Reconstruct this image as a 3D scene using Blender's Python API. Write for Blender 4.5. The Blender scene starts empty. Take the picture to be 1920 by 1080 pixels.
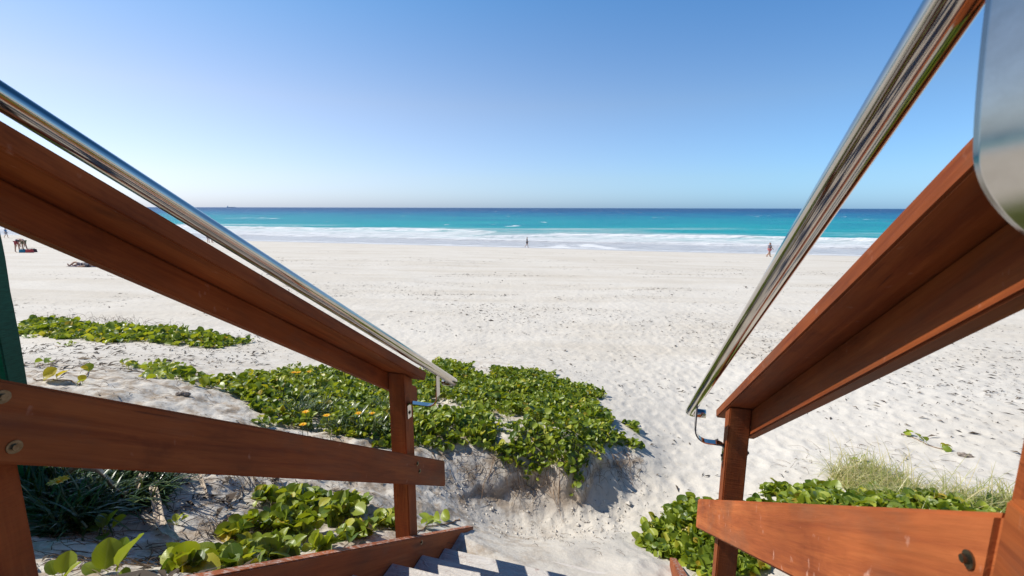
import bpy, bmesh, math, random
import numpy as np
from mathutils import Vector, Matrix
random.seed(7); rng = np.random.default_rng(7)
scene = bpy.context.scene
C = scene.collection

# ------------------------------------------------------------------ camera, sky, sun, exposure
F_PX = 870.0; PITCH = math.radians(9.8); ROLL = math.radians(0.13)
cp, sp_ = math.cos(PITCH), math.sin(PITCH); cr, sr = math.cos(ROLL), math.sin(ROLL)
cam_d = bpy.data.cameras.new('camera'); cam = bpy.data.objects.new('camera', cam_d); C.objects.link(cam)
cam_d.sensor_width = 36; cam_d.lens = F_PX / 1920 * 36; cam_d.clip_start = 0.02; cam_d.clip_end = 60000
right = Vector((cr, sr * sp_, sr * cp)); up = Vector((-sr, cr * sp_, cr * cp)); fwd = Vector((0, cp, -sp_))
M = Matrix((right, up, -fwd)).transposed().to_4x4(); cam.matrix_world = M
cam_d.dof.use_dof = True; cam_d.dof.focus_distance = 4.5; cam_d.dof.aperture_fstop = 9
scene.camera = cam

SUN_AZ = math.radians(-76.5)      # from +Y, clockwise seen from above
SUN_EL = math.radians(49.5)
world = bpy.data.worlds.new('World'); scene.world = world; world.use_nodes = True
wn = world.node_tree.nodes; wl = world.node_tree.links
bg = wn['Background']; sky = wn.new('ShaderNodeTexSky'); sky.sky_type = 'NISHITA'
sky.sun_disc = False; sky.sun_elevation = SUN_EL; sky.sun_rotation = SUN_AZ
sky.altitude = 0; sky.air_density = 1.0; sky.dust_density = 0.6; sky.ozone_density = 3.0
# sky tint: paler and bluer at the horizon, paler sunward, zenith dimmed to deepen shade
def wramp(src, stops, lo, hi):
    mr = wn.new('ShaderNodeMapRange'); mr.inputs[1].default_value = lo; mr.inputs[2].default_value = hi; wl.new(src, mr.inputs[0])
    r = wn.new('ShaderNodeValToRGB'); e = r.color_ramp.elements
    while len(e) < len(stops): e.new(0.5)
    for i, (p, c) in enumerate(stops): e[i].position = (p - lo) / (hi - lo); e[i].color = (*[q / 3 for q in c], 1)
    wl.new(mr.outputs[0], r.inputs[0]); return r.outputs[0]
tcw = wn.new('ShaderNodeTexCoord'); sxw = wn.new('ShaderNodeSeparateXYZ'); wl.new(tcw.outputs['Generated'], sxw.inputs[0])
dotn = wn.new('ShaderNodeVectorMath'); dotn.operation = 'DOT_PRODUCT'; wl.new(tcw.outputs['Generated'], dotn.inputs[0])
dotn.inputs[1].default_value = (math.sin(SUN_AZ) * math.cos(SUN_EL), math.cos(SUN_AZ) * math.cos(SUN_EL), math.sin(SUN_EL))
r1 = wramp(sxw.outputs['Z'], [(0, (1.16, 1.34, 2.08)), (0.06, (1.34, 1.32, 1.66)), (0.2, (1.46, 1.34, 1.46)), (0.40, (0.80, 1.26, 1.60)), (0.55, (0.22, 0.55, 0.85)), (1.0, (0.15, 0.40, 0.68))], 0, 1)
r2 = wramp(dotn.outputs['Value'], [(-0.15, (0.68, 1.0, 1.12)), (0.35, (0.98, 1.05, 1.04)), (0.8, (1.22, 1.12, 1.0)), (1.0, (1.4, 1.25, 1.05))], -0.15, 1)
def wmul(a, b, k):
    v = wn.new('ShaderNodeVectorMath'); v.operation = 'MULTIPLY'; wl.new(a, v.inputs[0]); wl.new(b, v.inputs[1])
    w = wn.new('ShaderNodeVectorMath'); w.operation = 'SCALE'; wl.new(v.outputs[0], w.inputs[0]); w.inputs['Scale'].default_value = k; return w.outputs[0]
wl.new(wmul(wmul(sky.outputs[0], r1, 3.0), r2, 3.0), bg.inputs['Color'])
bg.inputs['Strength'].default_value = 0.088
sun_d = bpy.data.lights.new('sun', 'SUN'); sun_d.energy = 5.0; sun_d.angle = math.radians(0.55); sun_d.color = (1, 0.945, 0.86)
sun = bpy.data.objects.new('sun', sun_d); C.objects.link(sun)
sdir = Vector((math.sin(SUN_AZ) * math.cos(SUN_EL), math.cos(SUN_AZ) * math.cos(SUN_EL), math.sin(SUN_EL)))
sun.rotation_euler = sdir.to_track_quat('Z', 'Y').to_euler()
scene.view_settings.view_transform = 'Standard'; scene.view_settings.look = 'None'
scene.view_settings.exposure = 0.14; scene.view_settings.gamma = 1
scene.render.engine = 'CYCLES'

# ------------------------------------------------------------------ helpers
def tag(o, label=None, cat=None, group=None, kind=None):
    if label: o['label'] = label
    if cat: o['category'] = cat
    if group: o['group'] = group
    if kind: o['kind'] = kind
    return o
def empty(name, loc=(0, 0, 0), rz=0, label=None, cat=None, group=None):
    o = bpy.data.objects.new(name, None); C.objects.link(o); o.location = loc; o.rotation_euler = (0, 0, rz)
    o.empty_display_size = 0.1
    return tag(o, label, cat, group)
def link(name, me, mat=None, parent=None):
    o = bpy.data.objects.new(name, me); C.objects.link(o)
    if mat and not me.materials: me.materials.append(mat)
    if parent: o.parent = parent
    return o
def pydata(name, V, Fc, mat=None, parent=None, smooth=False):
    me = bpy.data.meshes.new(name); me.from_pydata([tuple(v) for v in V], [], [tuple(f) for f in Fc]); me.update()
    if smooth: me.polygons.foreach_set('use_smooth', [True] * len(me.polygons))
    return link(name, me, mat, parent)
def frombm(name, bm, mat=None, parent=None, smooth=False):
    bmesh.ops.recalc_face_normals(bm, faces=bm.faces)
    me = bpy.data.meshes.new(name); bm.to_mesh(me); bm.free()
    if smooth: me.polygons.foreach_set('use_smooth', [True] * len(me.polygons))
    return link(name, me, mat, parent)
def npmesh(name, V, Q, mat=None, parent=None, smooth=True, attrs=None, uv=None):
    me = bpy.data.meshes.new(name); n, k = Q.shape
    me.vertices.add(len(V)); me.vertices.foreach_set('co', np.asarray(V, np.float32).ravel())
    me.loops.add(n * k); me.loops.foreach_set('vertex_index', Q.astype(np.int32).ravel())
    me.polygons.add(n); me.polygons.foreach_set('loop_start', np.arange(0, n * k, k, dtype=np.int32))
    me.polygons.foreach_set('loop_total', np.full(n, k, np.int32))
    me.polygons.foreach_set('use_smooth', np.full(n, smooth))
    if attrs:
        for nm, vals in attrs.items():
            a = me.attributes.new(nm, 'FLOAT', 'POINT'); a.data.foreach_set('value', np.asarray(vals, np.float32))
    if uv is not None:
        u = me.uv_layers.new(name='UVMap'); u.data.foreach_set('uv', np.asarray(uv[Q.ravel()], np.float32).ravel())
    me.update(calc_edges=True); me.validate()
    return link(name, me, mat, parent)
def tube(bm, pts, r, n=10, cap=True, radii=None, squash=None):
    pts = [Vector(p) for p in pts]; rings = []
    ref = Vector((0, 0, 1)); prev = None
    for i, p in enumerate(pts):
        t = (pts[min(i + 1, len(pts) - 1)] - pts[max(i - 1, 0)]).normalized()
        if prev is None:
            a = t.cross(ref)
            if a.length < 1e-3: a = t.cross(Vector((1, 0, 0)))
            a.normalize()
        else:
            a = (prev - t * prev.dot(t)).normalized()
        b = t.cross(a); prev = a; rr = radii[i] if radii else r
        rings.append([bm.verts.new(p + (a * math.cos(k * 2 * math.pi / n) + b * math.sin(k * 2 * math.pi / n)) * rr) for k in range(n)])
    for i in range(len(rings) - 1):
        for k in range(n):
            bm.faces.new((rings[i][k], rings[i][(k + 1) % n], rings[i + 1][(k + 1) % n], rings[i + 1][k]))
    if cap: bm.faces.new(rings[0][::-1]); bm.faces.new(rings[-1])

# --- value noise / cell noise in numpy
def _h(ix, iy, s=0):
    n = (ix * 374761393 + iy * 668265263 + s * 1442695041) & 0xFFFFFFFF
    n = ((n ^ (n >> 13)) * 1274126177) & 0xFFFFFFFF
    return ((n ^ (n >> 16)) & 0xFFFF) / 65535.0
def vnoise(x, y, s=0):
    ix = np.floor(x).astype(np.int64); iy = np.floor(y).astype(np.int64); fx = x - ix; fy = y - iy
    fx = fx * fx * fx * (fx * (fx * 6 - 15) + 10); fy = fy * fy * fy * (fy * (fy * 6 - 15) + 10)
    a = _h(ix, iy, s); b = _h(ix + 1, iy, s); c = _h(ix, iy + 1, s); d = _h(ix + 1, iy + 1, s)
    return (a + (b - a) * fx) * (1 - fy) + (c + (d - c) * fx) * fy - 0.5
def fbm(x, y, s=0, o=4):
    r = 0; a = 1.0
    for i in range(o):
        r = r + a * vnoise(x * 2 ** i + 17.3 * i, y * 2 ** i - 9.1 * i, s + i); a *= 0.5
    return r
def pits(x, y, s=0, rad=0.5):
    """soft dents scattered one per cell (footprints)"""
    ix = np.floor(x).astype(np.int64); iy = np.floor(y).astype(np.int64); out = np.zeros_like(x)
    for dx in (-1, 0, 1):
        for dy in (-1, 0, 1):
            cx = ix + dx; cy = iy + dy
            px = cx + 0.2 + 0.6 * _h(cx, cy, s); py = cy + 0.2 + 0.6 * _h(cx, cy, s + 1)
            an = _h(cx, cy, s + 2) * 6.28; R = rad * (0.6 + 0.6 * _h(cx, cy, s + 3))
            ax = (x - px) * np.cos(an) + (y - py) * np.sin(an); ay = -(x - px) * np.sin(an) + (y - py) * np.cos(an)
            d = np.sqrt((ax / 1.0) ** 2 + (ay / 0.55) ** 2) / R
            out += -np.exp(-(d ** 2) * 2.2) + 0.45 * np.exp(-((d - 1.25) ** 2) * 7)
    return out
def sstep(a, b, x):
    t = np.clip((x - a) / (b - a), 0, 1); return t * t * (3 - 2 * t)

# ------------------------------------------------------------------ the stair frame (t right, s down the stair, z up)
AZ = math.radians(16.34); m = math.tan(math.radians(32.83))
Sx, Sy = math.sin(AZ), math.cos(AZ); Tx, Ty = math.cos(AZ), -math.sin(AZ)
def W(t, s, z=0.0): return (t * Tx + s * Sx, t * Ty + s * Sy, z)
SEA = -6.4
def ray(x, y):
    u = x - 960.0; v = 540.0 - y
    u, v = cr * u - sr * v, sr * u + cr * v
    d = Vector((u, F_PX * cp + v * sp_, -F_PX * sp_ + v * cp)); return d.normalized()
def gp(x, y, z):
    r = ray(x, y); k = z / r.z; return (r.x * k, r.y * k, z)

# ------------------------------------------------------------------ terrain
ctl_px = [(60,700,-1.45),(160,715,-1.42),(240,712,-1.5),(330,722,-1.6),(420,742,-1.72),(300,690,-2.0),(120,662,-2.05),(240,650,-2.35),
 (60,640,-2.3),(450,655,-2.5),(250,600,-2.55),(50,600,-2.5),(560,700,-2.4),(480,720,-2.05),(700,690,-2.5),(850,690,-2.6),(1000,700,-2.62),
 (1100,742,-2.58),(1180,812,-2.55),(1100,820,-2.42),(950,800,-2.3),(800,780,-2.2),(1185,838,-2.52),(1228,872,-2.66),(1130,850,-2.38),
 (1060,868,-2.30),(1085,975,-2.66),(1140,945,-2.66),(1180,905,-2.66),(960,850,-2.25),(970,952,-2.58),(900,845,-2.20),(890,925,-2.42),(1020,960,-2.63),
 (820,850,-2.14),(740,900,-2.06),(700,960,-1.93),(740,1000,-1.87),(640,1005,-1.8),(560,950,-1.80),(620,790,-2.0),(540,800,-1.88),
 (400,1000,-1.56),(250,1060,-1.36),(300,950,-1.52),(120,900,-1.42),(150,1060,-1.22),(200,850,-1.4),(480,1060,-1.6),
 (1000,1020,-2.41),(1150,1000,-2.53),(1100,1060,-2.37),(1200,950,-2.70),(1250,850,-2.74),(1300,750,-2.82),(1500,700,-2.85),(1400,650,-2.97),
 (1200,650,-2.95),(950,650,-2.88),(700,650,-2.75),(1262,1048,-2.52),(1200,1030,-2.55),(1350,1000,-2.42),(1500,930,-2.5),(1650,900,-2.55),(1880,950,-2.35),
 (1700,985,-2.25),(1420,880,-2.66),(1800,850,-2.62),(1600,800,-2.73),(1880,750,-2.75)]
ctl = [gp(*c) for c in ctl_px]
for t, s, z in [(-1.25,0.5,-0.95),(-1.25,1.0,-1.2),(-1.25,1.5,-1.5),(-1.25,2.0,-1.80),(-1.3,2.5,-2.08),(0.42,0.5,-1.0),(0.5,1.0,-1.35),(0.5,1.5,-1.7),
    (0.6,2.0,-2.0),(0.6,2.5,-2.3),(-0.4,2.9,-2.33),(0.05,2.78,-2.27),(-0.4,0.5,-1.1),(-0.4,1.5,-1.8),(-0.4,2.3,-2.12),(2,0.5,-1.2),(4,1,-1.5),(4,-1,-1.0),(2,-2,-0.9),(0,-1,-1.0),
    (-2,-1,-0.9),(-4,0.5,-1.1),(-5,2,-1.3),(0,-4,-0.8),(-5,-3,-0.7),(5,-3,-0.7),(-8,1,-1.3),(8,1,-1.4),(8,-4,-0.6),(-8,-4,-0.6),(0,-9,-0.2)]:
    ctl.append(W(t, s, z))
def beach(X, Y):
    D = (77 - 0.27 * X) - Y
    far = SEA + 0.053 * D
    far = np.where(D < 0, SEA + 0.06 * D, far)
    return np.minimum(far, -0.9 + 0.0 * D) + 0.25 * fbm(X / 9.0, Y / 9.0, 3, 2) * sstep(0, 25, D) * 0.5
for r_ in (13, 17):
    for a_ in range(-180, 180, 24):
        X, Y = r_ * math.sin(math.radians(a_)), r_ * math.cos(math.radians(a_))
        z = float(beach(np.array([X]), np.array([Y]))[0]) if Y > 0 else -0.9
        if Y > 0 and Y < 6: z = -1.6 - 0.18 * Y
        ctl.append((X, Y, z))
ctl = np.array(ctl)
def tps_fit(P):
    n = len(P); d = np.sqrt(((P[:, None, :2] - P[None, :, :2]) ** 2).sum(-1)) + 1e-9
    K = d ** 2 * np.log(d) + np.eye(n) * 0.03
    A = np.zeros((n + 3, n + 3)); A[:n, :n] = K; A[:n, n] = 1; A[:n, n + 1:] = P[:, :2]; A[n, :n] = 1; A[n + 1:, :n] = P[:, :2].T
    return np.linalg.solve(A, np.concatenate([P[:, 2], np.zeros(3)]))
tpw = tps_fit(ctl)
def tps(X, Y):
    out = np.full(X.shape, tpw[-3]) + tpw[-2] * X + tpw[-1] * Y
    for i in range(len(ctl)):
        d2 = (X - ctl[i, 0]) ** 2 + (Y - ctl[i, 1]) ** 2 + 1e-12
        out += tpw[i] * 0.5 * d2 * np.log(d2)
    return out
_sc = np.array([gp(*q)[:2] for q in [(860,925,-2.3),(900,903,-2.33),(960,893,-2.36),(1010,890,-2.38),(1050,905,-2.42),(1090,915,-2.47),(1125,885,-2.5),(1165,868,-2.55),(1205,862,-2.6)]])
def scarp(X, Y):
    """little vertical break in the sand bank, with crumbling lip"""
    e = np.interp(X, _sc[:, 0], _sc[:, 1]); msk = sstep(_sc[0, 0] - 0.1, _sc[0, 0] + 0.25, X) * sstep(_sc[-1, 0] - 0.15, _sc[-1, 0] - 0.6, X)
    d = Y - e + 0.07 * fbm(X / 0.16, Y / 0.4, 95, 3)
    h = 0.034 + 0.028 * fbm(X / 0.3, Y * 0, 96, 2)
    return msk * h * np.where(d > 0, sstep(-0.0, 0.02, d) * np.exp(-d / 0.30), -sstep(0.0, -0.015, d) * np.exp(d / 0.35))
def ground_np(X, Y, detail=True):
    X = np.asarray(X, float); Y = np.asarray(Y, float)
    r = np.hypot(X, Y)
    z = tps(np.clip(X, -20, 20), np.clip(Y, -14, 20)); zb = beach(X, Y)
    w = sstep(9.5, 15, r); z = z * (1 - w) + zb * w
    D = (77 - 0.27 * X) - Y
    if detail:
        z = z + scarp(X, Y)
        dune = sstep(0.7, 0.0, (D - 60) * 0 + np.maximum(0, (r - 8) / 6))          # near the dune foot
        fade = sstep(60, 20, r)
        z = z + 0.020 * fbm(X / 0.5, Y / 0.5, 11, 4) * sstep(30, 8, r)
        pm = sstep(0.45, 1.3, X * 0.9 - (Y - 5.0) * 0.16 - 0.1) * sstep(40, 9, r) # trodden sand
        pm = np.maximum(pm, sstep(6.0, 9.0, Y) * sstep(45, 16, r) * 0.6)
        z = z + 0.011 * pm * pits(X / 0.34, Y / 0.34, 21) + 0.007 * pm * pits(X / 0.21 + 5, Y / 0.21, 31)
        z = z + 0.05 * fbm(X / 3.0, Y / 2.2, 41, 3) * sstep(4, 9, r) * fade
        # rough, eroded dune sand at left
        dm = np.maximum(sstep(0.2, -0.8, X - (Y - 3) * 0.1), sstep(1.0, 0.5, np.hypot((X - 0.55) / 1.1, (Y - 3.95) / 0.75))) * sstep(9, 5, r)
        z = z + dm * 0.032 * fbm(X / 0.16 + 3, Y / 0.16, 51, 3) + dm * 0.05 * np.abs(fbm(X / 0.45, Y / 0.45, 61, 3)) + dm * 0.012 * np.abs(fbm(X / 0.05, Y / 0.05, 63, 2)) * sstep(6, 4.5, r)
    t = X * Tx + Y * Ty; s = X * Sx + Y * Sy
    ins = sstep(-1.165, -1.125, t) * sstep(0.31, 0.27, t)
    zs = -0.71 - m * s + np.maximum(0, s - 2.25) * 0.62
    zs = np.where(s < 0.4, -1.05, zs)
    cut = np.where(s < 2.75, np.minimum(z, zs), z); b = ins * sstep(2.95, 2.7, s)
    z = z * (1 - b) + cut * b
    # keep the sand just under the stringer tops
    out = sstep(-1.5, -1.2, t) * sstep(-1.13, -1.16, t) * sstep(3.0, 2.7, s) * (s > 0.5)
    z = z * (1 - out) + np.minimum(z, -0.475 - m * s) * out
    return z
def ground(x, y, detail=True): return float(ground_np(np.array([x]), np.array([y]), detail)[0])
def at(px, py, lo=0.8, hi=260):
    """the point of the ground seen at a pixel of the photograph"""
    r = ray(px, py); k = np.exp(np.linspace(math.log(lo), math.log(hi), 900))
    g = ground_np(r.x * k, r.y * k, False); i = np.argmax(r.z * k < g)
    return (r.x * k[i], r.y * k[i], float(g[i]))

# ------------------------------------------------------------------ materials
def newmat(name):
    mt = bpy.data.materials.new(name); mt.use_nodes = True; nt = mt.node_tree
    return mt, nt, nt.nodes['Principled BSDF']
def N(nt, typ, **kw):
    n = nt.nodes.new(typ)
    for k, v in kw.items():
        if k in n.inputs: n.inputs[k].default_value = v
        else: setattr(n, k, v)
    return n
def ramp(nt, src, stops):
    r = nt.nodes.new('ShaderNodeValToRGB'); e = r.color_ramp.elements
    while len(e) < len(stops): e.new(0.5)
    for i, (p, c) in enumerate(stops): e[i].position = p; e[i].color = c if len(c) == 4 else (*c, 1)
    nt.links.new(src, r.inputs[0]); return r
def mixc(nt, fac, a, b, typ='MIX'):
    x = nt.nodes.new('ShaderNodeMix'); x.data_type = 'RGBA'; x.blend_type = typ
    for s, v in ((0, fac), (6, a), (7, b)):
        if hasattr(v, 'is_output'): nt.links.new(v, x.inputs[s])
        else: x.inputs[s].default_value = v if s == 0 else (*v, 1)
    return x.outputs[2]
def bump(nt, src, strength, dist, prev=None):
    b = nt.nodes.new('ShaderNodeBump'); b.inputs['Strength'].default_value = strength; b.inputs['Distance'].default_value = dist
    nt.links.new(src, b.inputs['Height'])
    if prev is not None: nt.links.new(prev, b.inputs['Normal'])
    return b.outputs[0]
def simple(name, col, rough=0.6, metal=0.0, var=0.15, scale=20, coat=0):
    mt, nt, p = newmat(name); tc = N(nt, 'ShaderNodeTexCoord'); no = N(nt, 'ShaderNodeTexNoise', Scale=scale, Detail=5.0)
    nt.links.new(tc.outputs['Object'], no.inputs['Vector'])
    r = ramp(nt, no.outputs['Fac'], [(0.3, tuple(c * (1 - var) for c in col)), (0.7, tuple(min(1, c * (1 + var)) for c in col))])
    nt.links.new(r.outputs[0], p.inputs['Base Color']); p.inputs['Roughness'].default_value = rough; p.inputs['Metallic'].default_value = metal
    return mt

def sand_mat():
    mt, nt, p = newmat('white_sand'); L = nt.links; tc = N(nt, 'ShaderNodeTexCoord'); geo = N(nt, 'ShaderNodeNewGeometry')
    pos = tc.outputs['Object']
    big = N(nt, 'ShaderNodeTexNoise', Scale=0.35, Detail=6.0, Roughness=0.6); L.new(pos, big.inputs['Vector'])
    mp = N(nt, 'ShaderNodeMapping'); mp.inputs['Scale'].default_value = (0.09, 0.5, 0.5); mp.inputs['Rotation'].default_value = (0, 0, 0.26); L.new(pos, mp.inputs['Vector'])
    st = N(nt, 'ShaderNodeTexNoise', Scale=1.0, Detail=7.0, Roughness=0.65); L.new(mp.outputs[0], st.inputs['Vector'])
    c1 = ramp(nt, big.outputs['Fac'], [(0.3, (0.60, 0.56, 0.495)), (0.7, (0.66, 0.625, 0.565))])
    c2 = ramp(nt, st.outputs['Fac'], [(0.38, (0.92, 0.90, 0.87)), (0.54, (1, 1, 1))])
    col = mixc(nt, 1.0, c1.outputs[0], c2.outputs[0], 'MULTIPLY')
    # coarse grains and litter dust
    gr = N(nt, 'ShaderNodeTexNoise', Scale=260.0, Detail=3.0); L.new(pos, gr.inputs['Vector'])
    g2 = ramp(nt, gr.outputs['Fac'], [(0.3, (0.82, 0.8, 0.78)), (0.6, (1, 1, 1))])
    col = mixc(nt, 1.0, col, g2.outputs[0], 'MULTIPLY')
    # dune side sand is browner, with organic dust
    at_ = N(nt, 'ShaderNodeAttribute', attribute_name='dune'); n3 = N(nt, 'ShaderNodeTexNoise', Scale=7.0, Detail=8.0, Roughness=0.7); L.new(pos, n3.inputs['Vector'])
    r3 = ramp(nt, n3.outputs['Fac'], [(0.46, (0, 0, 0)), (0.60, (1, 1, 1))])
    mu = N(nt, 'ShaderNodeMath', operation='MULTIPLY'); L.new(at_.outputs['Fac'], mu.inputs[0]); L.new(r3.outputs[0], mu.inputs[1])
    col = mixc(nt, mu.outputs[0], col, (0.34, 0.27, 0.20))
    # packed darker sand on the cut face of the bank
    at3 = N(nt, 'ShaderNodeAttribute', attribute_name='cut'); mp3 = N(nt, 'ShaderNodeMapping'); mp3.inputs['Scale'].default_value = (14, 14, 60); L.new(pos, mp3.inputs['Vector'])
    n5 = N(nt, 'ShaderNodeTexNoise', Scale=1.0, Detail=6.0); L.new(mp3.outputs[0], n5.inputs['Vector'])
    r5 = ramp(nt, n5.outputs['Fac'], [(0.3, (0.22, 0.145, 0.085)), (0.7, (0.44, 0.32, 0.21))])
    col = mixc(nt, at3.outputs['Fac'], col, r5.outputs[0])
    # wet sand by the water
    at2 = N(nt, 'ShaderNodeAttribute', attribute_name='wet')
    col = mixc(nt, at2.outputs['Fac'], col, (0.46, 0.45, 0.45))
    L.new(col, p.inputs['Base Color'])
    rr = N(nt, 'ShaderNodeMapRange'); L.new(at2.outputs['Fac'], rr.inputs[0]); rr.inputs[3].default_value = 0.95; rr.inputs[4].default_value = 0.30
    L.new(rr.outputs[0], p.inputs['Roughness']); p.inputs['Specular IOR Level'].default_value = 0.25
    n4 = N(nt, 'ShaderNodeTexNoise', Scale=9.0, Detail=9.0, Roughness=0.62); L.new(pos, n4.inputs['Vector'])
    dry = N(nt, 'ShaderNodeMath', operation='SUBTRACT'); dry.inputs[0].default_value = 1; L.new(at2.outputs['Fac'], dry.inputs[1])
    hm = N(nt, 'ShaderNodeMath', operation='MULTIPLY'); L.new(n4.outputs['Fac'], hm.inputs[0]); L.new(dry.outputs[0], hm.inputs[1])
    vo = N(nt, 'ShaderNodeTexVoronoi', Scale=2.6, Randomness=1.0); L.new(pos, vo.inputs['Vector'])
    hv = N(nt, 'ShaderNodeMath', operation='MULTIPLY'); L.new(vo.outputs['Distance'], hv.inputs[0]); L.new(dry.outputs[0], hv.inputs[1])
    nb = bump(nt, hv.outputs[0], 0.3, 0.04); nb = bump(nt, hm.outputs[0], 0.5, 0.04, nb); nb = bump(nt, gr.outputs['Fac'], 0.25, 0.004, nb)
    L.new(nb, p.inputs['Normal']); return mt

def wood_mat(name, rot, axis_scale, worn=0.0, sandy=0.0, tint=1.0):
    """red-brown stained timber, grain along one axis"""
    mt, nt, p = newmat(name); L = nt.links; tc = N(nt, 'ShaderNodeTexCoord'); mp = N(nt, 'ShaderNodeMapping')
    mp0 = N(nt, 'ShaderNodeMapping'); mp0.inputs['Rotation'].default_value = rot; L.new(tc.outputs['Object'], mp0.inputs['Vector'])
    mp.inputs['Scale'].default_value = axis_scale; L.new(mp0.outputs[0], mp.inputs['Vector'])
    n1 = N(nt, 'ShaderNodeTexNoise', Scale=1.0, Detail=8.0, Roughness=0.6, Distortion=0.8); L.new(mp.outputs[0], n1.inputs['Vector'])
    n2 = N(nt, 'ShaderNodeTexNoise', Scale=3.5, Detail=4.0); L.new(tc.outputs['Object'], n2.inputs['Vector'])
    tc_ = lambda a, b, c: (a * tint, b * (1 + (tint - 1) * 1.25), c * (1 + (tint - 1) * 1.9))
    c1 = ramp(nt, n1.outputs['Fac'], [(0.25, tc_(0.18, 0.039, 0.012)), (0.5, tc_(0.275, 0.070, 0.018)), (0.75, tc_(0.36, 0.105, 0.028))])
    c2 = ramp(nt, n2.outputs['Fac'], [(0.3, (0.70, 0.66, 0.62)), (0.7, (1.12, 1.12, 1.1))])
    col = mixc(nt, 1.0, c1.outputs[0], c2.outputs[0], 'MULTIPLY')
    # sun-greyed and stained patches
    nz = N(nt, 'ShaderNodeTexNoise', Scale=1.7, Detail=7.0, Roughness=0.65, Distortion=0.4); mz = N(nt, 'ShaderNodeMapping'); mz.inputs['Scale'].default_value = tuple(1 + 0.12 * a for a in axis_scale); mz.inputs['Location'].default_value = (3.1, 1.7, 0.4); L.new(mp0.outputs[0], mz.inputs['Vector']); L.new(mz.outputs[0], nz.inputs['Vector'])
    rz = ramp(nt, nz.outputs['Fac'], [(0.50, (0, 0, 0)), (0.68, (0.55, 0.55, 0.55))]); col = mixc(nt, rz.outputs[0], col, tuple(tint * q for q in (0.17, 0.075, 0.040)))
    rz2 = ramp(nt, nz.outputs['Fac'], [(0.30, (0.6, 0.6, 0.6)), (0.42, (0, 0, 0))]); col = mixc(nt, rz2.outputs[0], col, tuple(tint * q for q in (0.11, 0.024, 0.009)))
    # hairline cracks along the grain
    mc = N(nt, 'ShaderNodeMapping'); mc.inputs['Scale'].default_value = tuple(a * 2.2 for a in axis_scale); L.new(mp0.outputs[0], mc.inputs['Vector'])
    n3 = N(nt, 'ShaderNodeTexNoise', Scale=1.0, Detail=3.0, Distortion=0.5); L.new(mc.outputs[0], n3.inputs['Vector'])
    cr_ = ramp(nt, n3.outputs['Fac'], [(0.255, (0.7, 0.7, 0.7)), (0.28, (0, 0, 0))])
    col = mixc(nt, cr_.outputs[0], col, (0.05, 0.018, 0.009))
    # small knots
    mk = N(nt, 'ShaderNodeMapping'); mk.inputs['Scale'].default_value = tuple(0.45 + 0.16 * a for a in axis_scale); L.new(mp0.outputs[0], mk.inputs['Vector'])
    vk = N(nt, 'ShaderNodeTexVoronoi', Scale=1.0); L.new(mk.outputs[0], vk.inputs['Vector'])
    rk = ramp(nt, vk.outputs['Distance'], [(0.03, (0.8, 0.8, 0.8)), (0.09, (0, 0, 0))])
    col = mixc(nt, rk.outputs[0], col, (0.08, 0.03, 0.015))
    if worn:
        mw = N(nt, 'ShaderNodeMapping'); mw.inputs['Scale'].default_value = (30, 34, 26); L.new(tc.outputs['Object'], mw.inputs['Vector'])
        n4 = N(nt, 'ShaderNodeTexNoise', Scale=1.0, Detail=3.0); L.new(mw.outputs[0], n4.inputs['Vector'])
        r4 = ramp(nt, n4.outputs['Fac'], [(0.68, (0, 0, 0)), (0.80, (worn, worn, worn))])
        col = mixc(nt, r4.outputs[0], col, (0.62, 0.36, 0.27))
    if sandy:
        n5 = N(nt, 'ShaderNodeTexNoise', Scale=16.0 if sandy > 0.9 else 42.0, Detail=10.0, Roughness=0.8); L.new(tc.outputs['Object'], n5.inputs['Vector'])
        geo = N(nt, 'ShaderNodeNewGeometry'); sx = N(nt, 'ShaderNodeSeparateXYZ'); L.new(geo.outputs['Normal'], sx.inputs[0])
        upm = ramp(nt, sx.outputs['Z'], [(0.4, (0, 0, 0)), (0.7, (1, 1, 1))])
        r5 = ramp(nt, n5.outputs['Fac'], [(0.62 - 0.35 * sandy, (0, 0, 0)), (0.76 - 0.32 * sandy, (1, 1, 1))])
        mm = N(nt, 'ShaderNodeMath', operation='MULTIPLY'); L.new(upm.outputs[0], mm.inputs[0]); L.new(r5.outputs[0], mm.inputs[1])
        col = mixc(nt, mm.outputs[0], col, (0.58, 0.545, 0.50))
    L.new(col, p.inputs['Base Color'])
    rw_ = N(nt, 'ShaderNodeMapRange'); L.new(n2.outputs['Fac'], rw_.inputs[0]); rw_.inputs[3].default_value = 0.5; rw_.inputs[4].default_value = 0.85; L.new(rw_.outputs[0], p.inputs['Roughness']); p.inputs['Specular IOR Level'].default_value = 0.18
    fg = N(nt, 'ShaderNodeMapping'); fg.inputs['Scale'].default_value = tuple(a * 7 for a in axis_scale); L.new(mp0.outputs[0], fg.inputs['Vector']); nfg = N(nt, 'ShaderNodeTexNoise', Scale=1.0, Detail=4.0, Roughness=0.6); L.new(fg.outputs[0], nfg.inputs['Vector'])
    rfg = ramp(nt, nfg.outputs['Fac'], [(0.35, (0.90, 0.89, 0.88)), (0.6, (1.06, 1.06, 1.06))]); L.new(mixc(nt, 1.0, col, rfg.outputs[0], 'MULTIPLY'), p.inputs['Base Color'])
    nb = bump(nt, n1.outputs['Fac'], 0.45, 0.003); nb = bump(nt, nfg.outputs['Fac'], 0.35, 0.0015, nb)
    nb = bump(nt, n3.outputs['Fac'], 0.2, 0.002, nb); L.new(nb, p.inputs['Normal'])
    return mt
ROT = (-math.atan(m), 0, 0)
M_slope = wood_mat('stained_timber_sloping', (math.atan(m), 0, 0), (22, 1.3, 26), worn=0.25)
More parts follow.
